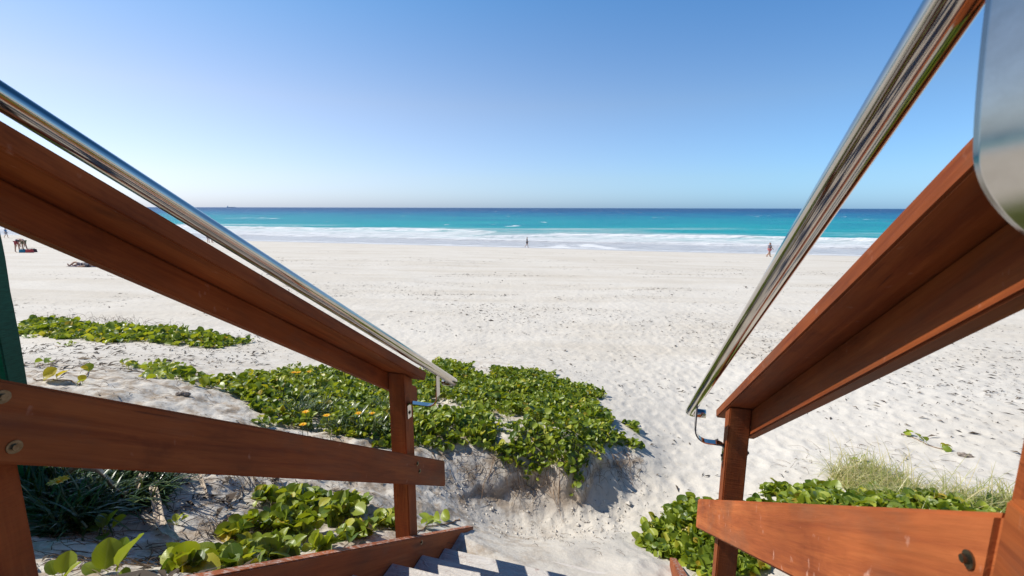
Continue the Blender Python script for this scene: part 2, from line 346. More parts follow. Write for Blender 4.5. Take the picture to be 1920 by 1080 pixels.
M_sunlit_worn = wood_mat('sunlit_scuffed_timber', (math.atan(m), 0, 0), (22, 1.3, 26), worn=1.0, tint=1.5)  # raised tint paints sunlight into this rail's colour; pale scuffs are wear
M_string = wood_mat('sandy_stained_timber', (math.atan(m), 0, 0), (22, 1.3, 26), sandy=0.35, tint=1.15)
M_level = wood_mat('stained_timber_level', (0, 0, 0), (22, 1.3, 26), worn=0.25)
M_tread = wood_mat('sand_covered_timber', (0, 0, 0), (1.3, 22, 26), sandy=1.0)
def _sand_relief(mt):
    nt = mt.node_tree; p = nt.nodes['Principled BSDF']; tc = N(nt, 'ShaderNodeTexCoord'); mp = N(nt, 'ShaderNodeMapping'); mp.inputs['Scale'].default_value = (9, 22, 9); nt.links.new(tc.outputs['Object'], mp.inputs['Vector'])
    n = N(nt, 'ShaderNodeTexNoise', Scale=1.0, Detail=9.0, Roughness=0.65, Distortion=1.2); nt.links.new(mp.outputs[0], n.inputs['Vector'])
    nt.links.new(bump(nt, n.outputs['Fac'], 0.8, 0.02, p.inputs['Normal'].links[0].from_socket), p.inputs['Normal']); p.inputs['Roughness'].default_value = 0.9
_sand_relief(M_tread)
def post_mat():
    mt = wood_mat('rough_sawn_timber', (0, 0, 0), (20, 20, 1.6)); nt = mt.node_tree; p = nt.nodes['Principled BSDF']
    tc = N(nt, 'ShaderNodeTexCoord'); mp = N(nt, 'ShaderNodeMapping'); mp.inputs['Scale'].default_value = (9, 9, 150); nt.links.new(tc.outputs['Object'], mp.inputs['Vector'])
    n = N(nt, 'ShaderNodeTexNoise', Scale=1.0, Detail=3.0); nt.links.new(mp.outputs[0], n.inputs['Vector'])
    prev = p.inputs['Normal'].links[0].from_socket
    nt.links.new(bump(nt, n.outputs['Fac'], 0.8, 0.003, prev), p.inputs['Normal']); return mt
M_post = post_mat()
def steel_mat(name, rough, stretch):
    mt, nt, p = newmat(name); L = nt.links; tc = N(nt, 'ShaderNodeTexCoord'); mp = N(nt, 'ShaderNodeMapping'); mp.inputs['Scale'].default_value = stretch
    L.new(tc.outputs['Object'], mp.inputs['Vector']); n = N(nt, 'ShaderNodeTexNoise', Scale=1.0, Detail=6.0, Roughness=0.7); L.new(mp.outputs[0], n.inputs['Vector'])
    r = ramp(nt, n.outputs['Fac'], [(0.3, (0.42, 0.39, 0.35)), (0.7, (0.54, 0.51, 0.47))]); L.new(r.outputs[0], p.inputs['Base Color'])
    rr = N(nt, 'ShaderNodeMapRange'); L.new(n.outputs['Fac'], rr.inputs[0]); rr.inputs[3].default_value = rough * 0.6; rr.inputs[4].default_value = rough * 1.5
    L.new(rr.outputs[0], p.inputs['Roughness']); p.inputs['Metallic'].default_value = 1
    return mt
M_steel = steel_mat('polished_steel', 0.07, (9, 9, 9)); M_plate = steel_mat('scuffed_steel_sheet', 0.16, (9, 14, 30)); M_bolt = steel_mat('dull_bolt_steel', 0.35, (90, 90, 90)); M_bolt.node_tree.nodes['Color Ramp'].color_ramp.elements[0].color = (0.10, 0.085, 0.06, 1); M_bolt.node_tree.nodes['Color Ramp'].color_ramp.elements[1].color = (0.26, 0.22, 0.15, 1)

def leaf_mat(name, cols, trans=0.35, rough=0.38, vein=True):
    mt, nt, p = newmat(name); L = nt.links
    a = N(nt, 'ShaderNodeAttribute', attribute_name='rnd'); r = ramp(nt, a.outputs['Fac'], cols)
    col = r.outputs[0]
    if vein:
        uv = N(nt, 'ShaderNodeTexCoord'); sx = N(nt, 'ShaderNodeSeparateXYZ'); L.new(uv.outputs['UV'], sx.inputs[0])
        # side veins: diagonal lines in uv; midrib: u near .5
        ab = N(nt, 'ShaderNodeMath', operation='SUBTRACT'); L.new(sx.outputs[0], ab.inputs[0]); ab.inputs[1].default_value = 0.5
        ab2 = N(nt, 'ShaderNodeMath', operation='ABSOLUTE'); L.new(ab.outputs[0], ab2.inputs[0])
        mid = ramp(nt, ab2.outputs[0], [(0.015, (1, 1, 1)), (0.04, (0, 0, 0))])
        m1 = N(nt, 'ShaderNodeMath', operation='MULTIPLY_ADD'); L.new(ab2.outputs[0], m1.inputs[0]); m1.inputs[1].default_value = -0.9; L.new(sx.outputs[1], m1.inputs[2])
        m2 = N(nt, 'ShaderNodeMath', operation='MULTIPLY'); L.new(m1.outputs[0], m2.inputs[0]); m2.inputs[1].default_value = 9.0
        m3 = N(nt, 'ShaderNodeMath', operation='FRACT'); L.new(m2.outputs[0], m3.inputs[0])
        sv = ramp(nt, m3.outputs[0], [(0.0, (0.6, 0.6, 0.6)), (0.12, (0, 0, 0)), (0.9, (0, 0, 0)), (1.0, (0.6, 0.6, 0.6))])
        mx = N(nt, 'ShaderNodeMath', operation='MAXIMUM'); L.new(mid.outputs[0], mx.inputs[0]); L.new(sv.outputs[0], mx.inputs[1])
        ml = N(nt, 'ShaderNodeMath', operation='MULTIPLY'); L.new(mx.outputs[0], ml.inputs[0]); ml.inputs[1].default_value = 0.4
        col = mixc(nt, ml.outputs[0], col, (0.26, 0.32, 0.09))
        L.new(bump(nt, sv.outputs[0], 0.25, 0.002), p.inputs['Normal'])
    L.new(col, p.inputs['Base Color']); p.inputs['Roughness'].default_value = rough
    tr = N(nt, 'ShaderNodeBsdfTranslucent'); tcx = mixc(nt, 1.0, col, (1.5, 1.35, 0.5), 'MULTIPLY'); L.new(tcx, tr.inputs['Color'])
    mx2 = N(nt, 'ShaderNodeMixShader'); mx2.inputs[0].default_value = trans
    L.new(p.outputs[0], mx2.inputs[1]); L.new(tr.outputs[0], mx2.inputs[2]); L.new(mx2.outputs[0], nt.nodes['Material Output'].inputs[0])
    return mt
M_leaf = leaf_mat('creeper_leaf', [(0.0, (0.075, 0.135, 0.016)), (0.5, (0.22, 0.29, 0.022)), (0.90, (0.40, 0.45, 0.05)), (0.97, (0.50, 0.40, 0.03)), (1.0, (0.32, 0.18, 0.06))])
M_grass = leaf_mat('coast_grass', [(0.0, (0.12, 0.17, 0.03)), (0.6, (0.30, 0.33, 0.09)), (1.0, (0.60, 0.52, 0.30))], vein=False)
M_strap = leaf_mat('strap_leaf', [(0.0, (0.025, 0.055, 0.015)), (0.6, (0.05, 0.095, 0.025)), (1.0, (0.12, 0.15, 0.05))], trans=0.12, rough=0.3, vein=False)
M_petal = leaf_mat('yellow_petal', [(0, (0.85, 0.48, 0.01)), (1, (0.9, 0.58, 0.02))], trans=0.3, vein=False)
M_litter = leaf_mat('beach_litter', [(0, (0.035, 0.025, 0.018)), (0.6, (0.10, 0.07, 0.045)), (0.9, (0.22, 0.16, 0.10)), (1, (0.35, 0.30, 0.22))], trans=0.0, rough=0.8, vein=False)
M_twig = simple('dry_twig', (0.16, 0.11, 0.07), 0.85, var=0.5, scale=30)
M_vine = simple('vine_runner', (0.24, 0.14, 0.07), 0.7, var=0.4, scale=30)
M_dry = simple('dry_palm', (0.46, 0.37, 0.27), 0.7, var=0.4, scale=40)
M_drift = simple('driftwood', (0.24, 0.20, 0.17), 0.85, var=0.5, scale=60)

# ------------------------------------------------------------------ ground
def wet_of(X, Y):
    D = (77 - 0.27 * X) - Y + 2.2 * fbm(X / 22, Y / 60, 71, 2); return sstep(5.5, 1.0, D)
def build_ground():
    R = np.concatenate([np.exp(np.linspace(math.log(0.7), math.log(30), 640)), np.exp(np.linspace(math.log(30.6), math.log(1500), 150))])
    A = np.concatenate([np.linspace(-180, -62, 60, endpoint=False), np.linspace(-62, 62, 900, endpoint=False), np.linspace(62, 180, 60, endpoint=False)]) * math.pi / 180
    rr, aa = np.meshgrid(R, A, indexing='ij'); X = (rr * np.sin(aa)).ravel(); Y = (rr * np.cos(aa)).ravel()
    Z = ground_np(X, Y)
    # undercut the bank a little: push the steep part inwards is left to the slope itself
    nA = len(A); nR = len(R); i, j = np.meshgrid(np.arange(nR - 1), np.arange(nA), indexing='ij')
    a = (i * nA + j).ravel(); b = (i * nA + (j + 1) % nA).ravel(); c = ((i + 1) * nA + (j + 1) % nA).ravel(); d = ((i + 1) * nA + j).ravel()
    V = np.stack([X, Y, Z], 1)
    cz = ground(0.0, -0.05, False); V = np.vstack([V, [[0, 0, cz]]]); X = np.append(X, 0); Y = np.append(Y, 0)
    Q = np.stack([a, d, c, b], 1)
    r = np.hypot(X, Y)
    dune = sstep(9.5, 5.5, r) * sstep(0.9, -0.6, X - (Y - 3) * 0.1)
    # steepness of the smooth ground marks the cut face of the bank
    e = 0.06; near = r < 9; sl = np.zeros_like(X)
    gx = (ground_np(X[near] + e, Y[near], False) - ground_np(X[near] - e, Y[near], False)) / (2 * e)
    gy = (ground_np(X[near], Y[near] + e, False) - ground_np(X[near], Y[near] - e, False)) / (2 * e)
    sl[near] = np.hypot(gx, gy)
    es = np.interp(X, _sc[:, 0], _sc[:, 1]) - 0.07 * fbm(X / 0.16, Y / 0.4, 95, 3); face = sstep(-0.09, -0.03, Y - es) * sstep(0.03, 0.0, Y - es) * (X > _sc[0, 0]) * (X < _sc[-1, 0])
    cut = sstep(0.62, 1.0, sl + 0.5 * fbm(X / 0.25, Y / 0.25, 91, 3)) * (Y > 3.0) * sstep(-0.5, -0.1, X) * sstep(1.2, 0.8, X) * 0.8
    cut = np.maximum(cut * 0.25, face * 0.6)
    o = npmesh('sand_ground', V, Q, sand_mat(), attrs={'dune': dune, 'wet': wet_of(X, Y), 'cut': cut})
    tri = [(len(V) - 1, int(k), int((k + 1) % nA)) for k in range(nA)]
    bm = bmesh.new(); bm.from_mesh(o.data); bm.verts.ensure_lookup_table()
    for t_ in tri: bm.faces.new([bm.verts[q] for q in t_])
    bmesh.ops.recalc_face_normals(bm, faces=bm.faces[-nA:])
    for f in bm.faces[-nA:]:
        if f.normal.z < 0: f.normal_flip()
    bm.to_mesh(o.data); bm.free()
    tag(o, 'white sand beach and dune foot running down to the water', None, None, 'structure')
build_ground()

# ------------------------------------------------------------------ sea
def build_sea():
    mt, nt, p = newmat('sea_water'); L = nt.links; tc = N(nt, 'ShaderNodeTexCoord'); pos = tc.outputs['Object']
    au = N(nt, 'ShaderNodeAttribute', attribute_name='u'); af = N(nt, 'ShaderNodeAttribute', attribute_name='foam')
    mp = N(nt, 'ShaderNodeMapping'); mp.inputs['Rotation'].default_value = (0, 0, 0.26); mp.inputs['Scale'].default_value = (0.016, 0.045, 1); L.new(pos, mp.inputs['Vector'])
    nb = N(nt, 'ShaderNodeTexNoise', Scale=1.0, Detail=8.0, Roughness=0.65); L.new(mp.outputs[0], nb.inputs['Vector'])
    # log distance from the shore, wobbled by long swells and sand bars
    lg = N(nt, 'ShaderNodeMath', operation='LOGARITHM'); L.new(au.outputs['Fac'], lg.inputs[0]); lg.inputs[1].default_value = 10
    ad = N(nt, 'ShaderNodeMath', operation='MULTIPLY_ADD'); L.new(nb.outputs['Fac'], ad.inputs[0]); ad.inputs[1].default_value = 1.6; L.new(lg.outputs[0], ad.inputs[2])
    mr = N(nt, 'ShaderNodeMapRange'); L.new(ad.outputs[0], mr.inputs[0]); mr.inputs[1].default_value = 2.03; mr.inputs[2].default_value = 4.83
    # log10(u)+.37 : u=30 ->1.85, 60->2.15, 150->2.55, 300->2.85, 600->3.15, 1500->3.55
    col = ramp(nt, mr.outputs[0], [(0.0, (0.50, 0.51, 0.53)), (0.12, (0.34, 0.47, 0.47)), (0.22, (0.003, 0.30, 0.33)), (0.40, (0.000, 0.205, 0.285)), (0.52, (0.000, 0.11, 0.24)), (0.66, (0.000, 0.042, 0.14))])
    # foam
    vf = N(nt, 'ShaderNodeMapping'); vf.inputs['Rotation'].default_value = (0, 0, 0.26); vf.inputs['Scale'].default_value = (0.18, 0.7, 1); L.new(pos, vf.inputs['Vector'])
    nf = N(nt, 'ShaderNodeTexNoise', Scale=1.0, Detail=10.0, Roughness=0.72, Distortion=0.6); L.new(vf.outputs[0], nf.inputs['Vector'])
    s1 = N(nt, 'ShaderNodeMath', operation='ADD'); L.new(nf.outputs['Fac'], s1.inputs[0]); L.new(af.outputs['Fac'], s1.inputs[1])
    rf = ramp(nt, s1.outputs[0], [(0.90, (0, 0, 0)), (1.0, (1, 1, 1))]); rf.color_ramp.elements[0].position = 0.78; rf.color_ramp.elements[1].position = 0.98
    # whitecaps far out
    wm = N(nt, 'ShaderNodeMapping'); wm.inputs['Rotation'].default_value = (0, 0, 0.2); wm.inputs['Scale'].default_value = (0.060, 0.022, 1); L.new(pos, wm.inputs['Vector'])
    wn_ = N(nt, 'ShaderNodeTexNoise', Scale=1.0, Detail=4.0, Roughness=0.6, Distortion=1.0); L.new(wm.outputs[0], wn_.inputs['Vector'])
    rw = ramp(nt, wn_.outputs['Fac'], [(0.675, (0, 0, 0)), (0.70, (0.9, 0.9, 0.9))])
    mx = N(nt, 'ShaderNodeMath', operation='MAXIMUM'); L.new(rf.outputs[0], mx.inputs[0]); L.new(rw.outputs[0], mx.inputs[1])
    c = mixc(nt, mx.outputs[0], col.outputs[0], (0.72, 0.74, 0.76)); L.new(c, p.inputs['Base Color'])
    mrr = N(nt, 'ShaderNodeMapRange'); L.new(mx.outputs[0], mrr.inputs[0]); mrr.inputs[3].default_value = 0.28; mrr.inputs[4].default_value = 0.9; L.new(mrr.outputs[0], p.inputs['Roughness'])
    p.inputs['IOR'].default_value = 1.33; p.inputs['Specular IOR Level'].default_value = 0.04
    bw = N(nt, 'ShaderNodeMapping'); bw.inputs['Rotation'].default_value = (0, 0, 0.3); bw.inputs['Scale'].default_value = (0.16, 0.42, 1); L.new(pos, bw.inputs['Vector'])
    n2 = N(nt, 'ShaderNodeTexNoise', Scale=1.0, Detail=9.0, Roughness=0.6); L.new(bw.outputs[0], n2.inputs['Vector'])
    L.new(bump(nt, n2.outputs['Fac'], 1.0, 1.6, bump(nt, nf.outputs['Fac'], 0.5, 0.3)), p.inputs['Normal'])
    # geometry in shore coordinates: u out to sea, v along the shore
    ca, sa = math.cos(-0.2637), math.sin(-0.2637)     # shore runs along (1,-.27)
    u = np.concatenate([np.linspace(-6, 90, 320), 90 * np.exp(np.linspace(0.01, math.log(450), 260))])
    Vv = np.concatenate([-np.exp(np.linspace(math.log(30000), math.log(420), 26)), np.linspace(-400, 330, 420), np.exp(np.linspace(math.log(350), math.log(30000), 26))])
    U, Vg = np.meshgrid(u, Vv, indexing='ij'); U = U.ravel(); Vg = Vg.ravel()
    # roller 1 (left), roller 2 (right), spilling foam between them and the beach
    v = Vg + 20.0                                        # v=0 near X=0
    wob = 2.5 * fbm(v / 30, v * 0, 5, 3)
    c1 = 42 + wob + 4 * sstep(-90, 0, v); on1 = sstep(9, -3, v + 3 * vnoise(v / 4, v * 0, 9)) * (0.75 + 0.5 * vnoise(v / 25, v * 0, 8))
    c2 = 20 + 15 * sstep(2, 34, v) + wob; on2 = sstep(-2, 14, v) * (0.8 + 0.5 * vnoise(v / 18, v * 0, 6))
    c0 = 14 + 3.0 * vnoise(v / 26, v * 0, 12); c3 = 26 + 3 * vnoise(v / 20, v * 0, 16)
    def ridge(c_, h, back, front): d = U - c_; return h * np.where(d > 0, np.exp(-(d / back) ** 2), np.exp(-(d / front) ** 2))
    z = ridge(c1, 0.95, 5, 1.4) * on1 + ridge(c2, 0.85, 5, 1.4) * on2 + ridge(c0, 0.22, 3, 0.8) + ridge(c3, 0.3, 3, 1.0) * on1
    jag = 0.30 * fbm(v / 1.6, U / 1.2, 14, 3)
    z = z + jag * (np.exp(-((U - c1) / 2.0) ** 2) * on1 + np.exp(-((U - c2) / 2.0) ** 2) * on2)
    swell = 0.30 * fbm(v / 60, U / 16, 20, 4) * sstep(40, 90, U) * sstep(2500, 500, U)
    z = z + swell + SEA + 0.01 - 0.0 * U
    foam = np.zeros_like(U)
    for c_, on in ((c1, on1), (c2, on2)):
        foam = np.maximum(foam, on * np.where(U < c_ + 1.0, 0.12 + 0.75 * np.exp(-np.maximum(0, c_ - U) / 7.0), 0.62 * np.exp(-((U - c_ - 1.0) / 1.3) ** 2)))
    foam = np.maximum(foam, 0.55 * np.exp(-((U - c0 - 1) / 1.8) ** 2)); foam = np.maximum(foam, 0.40 * (U < np.where(v < 5, c1, c2)) * sstep(8, 15, U))
    foam = np.maximum(foam, 0.55 * np.exp(-((U - 0.6 - 1.8 * fbm(v / 22, v * 0, 71, 2)) / 0.9) ** 2))
    foam = foam * sstep(70, 60, U) + 0.34 * np.exp(-((U - 62 - wob * 2) / 2.0) ** 2) * sstep(-40, -75, v)
    X = 0 + Vg * ca - U * sa * -1 * -1; Y = 77 + Vg * sa + U * ca
    X = Vg * ca + U * (-sa); Y = 77 + Vg * sa + U * ca
    nu = len(u); nv = len(Vv); i, j = np.meshgrid(np.arange(nu - 1), np.arange(nv - 1), indexing='ij')
    a = (i * nv + j).ravel(); Q = np.stack([a, a + 1, a + nv + 1, a + nv], 1)
    o = npmesh('sea', np.stack([X, Y, z], 1), Q, mt, attrs={'u': np.maximum(U, 5), 'foam': foam})
    tag(o, 'turquoise sea with white surf breaking along the shore', None, None, 'structure')
build_sea()

# ------------------------------------------------------------------ staircase
HR_MAT = M_steel
stair = empty('timber_staircase', (0, 0, -0.95), -AZ, 'red-brown timber beach staircase with steel handrails leading down to the sand', 'staircase')
def put(o): o.parent = stair; o.location = (0, 0, 0.95); return o      # mesh coordinates are (t, s, z) relative to the eye
def bevel(bm, w=0.004):
    bmesh.ops.bevel(bm, geom=[e for e in bm.edges], offset=w, segments=2, affect='EDGES', clamp_overlap=True)
def sloped(name, t0, t1, h0, h1, s0, s1, mat, cut='plumb', cut0='plumb', w=0.004, div=1):
    """board following the stair: bottom line h0, top line h1"""
    cs = math.cos(math.atan(m)) * math.sin(math.atan(m)); dh = h1 - h0
    b1 = s1 - (dh * cs if cut == 'square' else 0); b0 = s0 - (dh * cs if cut0 == 'square' else 0)
    V = []
    for t in (t0, t1): V += [(t, b0, h0 - m * b0), (t, b1, h0 - m * b1), (t, s1, h1 - m * s1), (t, s0, h1 - m * s0)]
    bm = bmesh.new(); vs = [bm.verts.new(v) for v in V]
    for f in ((0, 1, 2, 3), (7, 6, 5, 4), (0, 4, 5, 1), (1, 5, 6, 2), (2, 6, 7, 3), (3, 7, 4, 0)): bm.faces.new([vs[i] for i in f])
    bmesh.ops.recalc_face_normals(bm, faces=bm.faces); bevel(bm, w)
    return put(frombm(name, bm, mat))
def box(name, t0, t1, s0, s1, z0, z1, mat, w=0.004, parent=None, ztop=None):
    bm = bmesh.new(); V = []
    for t in (t0, t1):
        V += [(t, s0, z0), (t, s1, z0), (t, s1, z1 if ztop is None else ztop(s1)), (t, s0, z1 if ztop is None else ztop(s0))]
    vs = [bm.verts.new(v) for v in V]
    for f in ((0, 1, 2, 3), (7, 6, 5, 4), (0, 4, 5, 1), (1, 5, 6, 2), (2, 6, 7, 3), (3, 7, 4, 0)): bm.faces.new([vs[i] for i in f])
    bmesh.ops.recalc_face_normals(bm, faces=bm.faces); bevel(bm, w)
    return put(frombm(name, bm, mat))
def bolt_bm(t, s, z, nt_, r=0.011):
    """washer and hex head on a face whose outward direction is nt_ (+1/-1 along t)"""
    bm = bmesh.new()
    def disc(r_, a, b, n):
        A = [bm.verts.new((t + nt_ * a, s + r_ * math.cos(2 * math.pi * k / n), z + r_ * math.sin(2 * math.pi * k / n))) for k in range(n)]
        B = [bm.verts.new((t + nt_ * b, s + r_ * math.cos(2 * math.pi * k / n), z + r_ * math.sin(2 * math.pi * k / n))) for k in range(n)]
        for k in range(n): bm.faces.new((A[k], A[(k + 1) % n], B[(k + 1) % n], B[k]))
        bm.faces.new(B); bm.faces.new(A[::-1])
    disc(r * 1.25, -0.002, 0.002, 20); disc(r * 0.62, 0.002, 0.007, 6)
    return bm
LS0 = 0.46                                            # where the flight begins
# left side
sloped('stringer', -1.165, -1.12, -0.76, -0.46, 0.30, 2.84, M_string, 'square')
sloped('stringer', 0.25, 0.295, -0.71, -0.415, 0.30, 3.03, M_string, 'square')
cl = sloped('cap_rail', -1.30, -1.10, 0.462, 0.514, LS0, 2.14, M_slope, 'square')
cr2 = sloped('cap_rail', 0.352, 0.505, 0.480, 0.526, LS0, 2.29, M_slope, 'square')
sloped('top_rail', -1.297, -1.252, 0.368, 0.459, 0.435, 2.31, M_slope)
sloped('top_rail', 0.445, 0.482, 0.362, 0.477, 0.435, 2.086, M_slope)
ll = sloped('lower_rail', -1.158, -1.115, -0.150, 0.019, LS0, 2.37, M_slope, w=0.005)
lr = sloped('lower_rail', 0.317, 0.358, -0.124, 0.045, 0.488, 2.40, M_sunlit_worn, w=0.005)
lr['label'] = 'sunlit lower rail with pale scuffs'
# level continuation along the landing
for t0, t1, z0, z1, nm, mt in ((-1.30, -1.10, 0.165, 0.217, 'cap_rail', M_level), (0.352, 0.505, 0.183, 0.229, 'cap_rail', M_level), (-1.158, -1.115, -0.447, -0.278, 'lower_rail', M_level),
                    (0.317, 0.358, -0.421, -0.252, 'lower_rail', M_level), (-1.297, -1.252, 0.071, 0.162, 'top_rail', M_level), (0.445, 0.482, 0.071, 0.180, 'top_rail', M_level)):
    s1 = 0.433 if nm == 'top_rail' else (0.486 if (nm == 'lower_rail' and t0 > 0) else LS0 - 0.002)
    box(nm, t0, t1, -1.5, s1, z0, z1, mt)
# posts
for t0, t1, cap in ((-1.25, -1.16, 0.460), (0.36, 0.443, 0.478)):
    for s0, zb in ((2.0, -2.6), (0.44 if t0 < 0 else 0.458, -1.5)):
        box('post', t0, t1, s0, s0 + 0.09, zb, 0, M_post, w=0.005, ztop=lambda s, c=cap: min(c - m * s, c - m * LS0 - (0 if s > 0.6 else 0.0)) - 0.0005)
    box('post', t0, t1, -1.4, -1.31, -1.4, 0.163, M_post, w=0.005)
box('landing_joist', -1.30, -1.166, -1.5, 0.43, -1.02, -0.80, M_level)
box('landing_joist', 0.296, 0.42, -1.5, 0.43, -1.02, -0.80, M_level)
# treads: nosing positions read along the flight
TR = [(0.555, -0.94), (0.855, -1.13), (1.155, -1.32), (1.455, -1.51), (1.755, -1.702), (2.055, -1.895), (2.345, -2.078), (2.65, -2.268)]
for s1, z1 in TR: box('tread', -1.119, 0.249, s1 - 0.305, s1, z1 - 0.042, z1, M_tread, w=0.006)
for k in range(8):
    s1 = 0.252 - k * 0.145 - 0.003 * 0; box('deck_board', -1.30, 0.42, s1 - 0.14, s1, -0.795, -0.752, M_tread, w=0.005)
# handrails with brackets
def handrail(tc, h, s_end, side):
    """side=-1: bracket returns to -t"""
    bm = bmesh.new(); r = 0.0212
    pts = [(tc, -1.5, h - m * 0.36), (tc, 0.30, h - m * 0.36), (tc, 0.36, h - m * 0.38), (tc, 0.43, h - m * 0.43)]
    ns = 24
    for i in range(ns + 1):
        s = 0.47 + (s_end - 0.03 - 0.47) * i / ns; pts.append((tc, s, h - m * s))
    # tight turn at the end towards the post
    e = Vector(pts[-1]); d = Vector((0, 1, -m)).normalized(); o_ = Vector((side, 0, 0))
    for a in (30, 60, 90):
        aa = math.radians(a); pts.append(tuple(e + d * (0.03 * math.sin(aa)) + o_ * (0.03 * (1 - math.cos(aa)))))
    last = Vector(pts[-1])
    pts += [tuple(last + o_ * 0.02), tuple(last + o_ * (0.045))]
    tube(bm, pts, r, 28)
    ob = put(frombm('handrail', bm, M_steel, smooth=True))
    ob.data.polygons.foreach_set('use_smooth', [len(p_.vertices) < 8 for p_ in ob.data.polygons])
    return ob
def bracket(par, tc, h, sb, tpost, side):
    """flat bar: down from the tube, round a bend, out to the post face, then down to a screw"""
    z0 = h - m * sb - 0.019; ho = abs(tpost - tc); path = []
    zl = z0 - 0.168
    path = [(0.0, z0), (0.0, z0 - 0.113)]
    R = 0.055
    for a in range(0, 91, 15):
        aa = math.radians(a); path.append((R - R * math.cos(aa), z0 - 0.113 - R * math.sin(aa)))
    path += [(ho - 0.018, zl), (ho - 0.008, zl - 0.004), (ho - 0.0025, zl - 0.012), (ho - 0.0025, zl - 0.085)]
    bm = bmesh.new(); w = 0.019; th = 0.0028; rings = []
    for i, (x, z) in enumerate(path):
        p0 = Vector(path[max(i - 1, 0)]); p1 = Vector(path[min(i + 1, len(path) - 1)]); tg = (p1 - p0).normalized(); n = Vector((-tg.y, tg.x))
        rings.append([bm.verts.new((tc + side * (x + n.x * q * th), sb + k * w, z + n.y * q * th)) for k, q in ((-1, -1), (1, -1), (1, 1), (-1, 1))])
    for a_, b_ in zip(rings[:-1], rings[1:]):
        for k in range(4): bm.faces.new((a_[k], a_[(k + 1) % 4], b_[(k + 1) % 4], b_[k]))
    bm.faces.new(rings[0]); bm.faces.new(rings[-1])
    b = frombm('bracket', bm, M_steel); b.parent = par
    s_ = frombm('screw', bolt_bm(tpost - side * 0.004, sb, zl - 0.055, -side, 0.009), M_bolt); s_.parent = par
    return b
hl = handrail(-0.99, 0.502, 2.27, -1); hr = handrail(0.237, 0.504, 2.33, 1)
bracket(hl, -0.99, 0.502, 2.04, -1.16, -1); bracket(hr, 0.237, 0.504, 2.05, 0.36, 1)
bracket(hr, 0.237, 0.504, 0.43, 0.36, 1)
# bolts
for t, s, z, n_ in ((-1.115, 0.505, -0.341, 1), (-1.115, 0.508, -0.441, 1), (-1.12, 2.053, -1.821, 1), (0.317, 0.512, -0.338, -1), (-1.115, 2.03, -1.335, 1), (0.45, 2.045, -1.03, 1), (-1.115, 2.05, -1.39, 1)):
    put(frombm('bolt', bolt_bm(t, s, z, n_, 0.007 if t > 0 and s < 1 else 0.010 if s < 1 else 0.009), M_bolt))

# steel sheet hung on the right rail
def plate():
    s0, s1, z0, z1, R = 0.12, 0.585, -0.040, 0.40, 0.095; K = 2 / 3.0; B0 = 0.2925
    def slope(z):  # dt/dz
        return float(np.interp(z, [-0.04, 0.012, 0.060, 0.10, 0.2, 0.4], [-0.62, -0.38, -0.12, -0.075, -0.03, 0.0]))
    def toff(z):
        zz = np.linspace(z, 0.42, 40); return -float(np.trapezoid([slope(q) for q in zz], zz)) if hasattr(np, 'trapezoid') else -float(np.trapz([slope(q) for q in zz], zz))
    nz, ns = 60, 40; bm = bmesh.new(); G = {}
    for i in range(nz + 1):
        z = z0 + (z1 - z0) * (i / nz) ** 1.5
        e = 0.0
        if z < z0 + R: e = R - math.sqrt(max(0, R * R - (z0 + R - z) ** 2))
        if z > z1 - R: e = R - math.sqrt(max(0, R * R - (z - z1 + R) ** 2))
        a, b = s0 + e, s1 - e
        for j in range(ns + 1):
            s = a + (b - a) * j / ns; G[i, j] = bm.verts.new(((B0 + toff(z)) * K, s * K, z * K))
    for i in range(nz):
        for j in range(ns):
            try: bm.faces.new((G[i, j], G[i, j + 1], G[i + 1, j + 1], G[i + 1, j]))
            except ValueError: pass
    bmesh.ops.remove_doubles(bm, verts=bm.verts, dist=1e-6)
    r = bmesh.ops.solidify(bm, geom=bm.faces[:], thickness=0.001)
    e_ = empty('metal_plate', W(0.2, 0.23, 0.0), -AZ, 'shiny curved steel sheet with rounded corner fixed beside the right handrail', 'metal plate')
    o = frombm('sheet', bm, M_plate, e_, smooth=True); o.location = (-0.2, -0.23, 0)
    b = frombm('screw', bolt_bm((0.2905 + toff(0.36)) * K, 0.3 * K, 0.36 * K, -1, 0.006), M_bolt, e_); b.location = (-0.2, -0.23, 0)
plate()

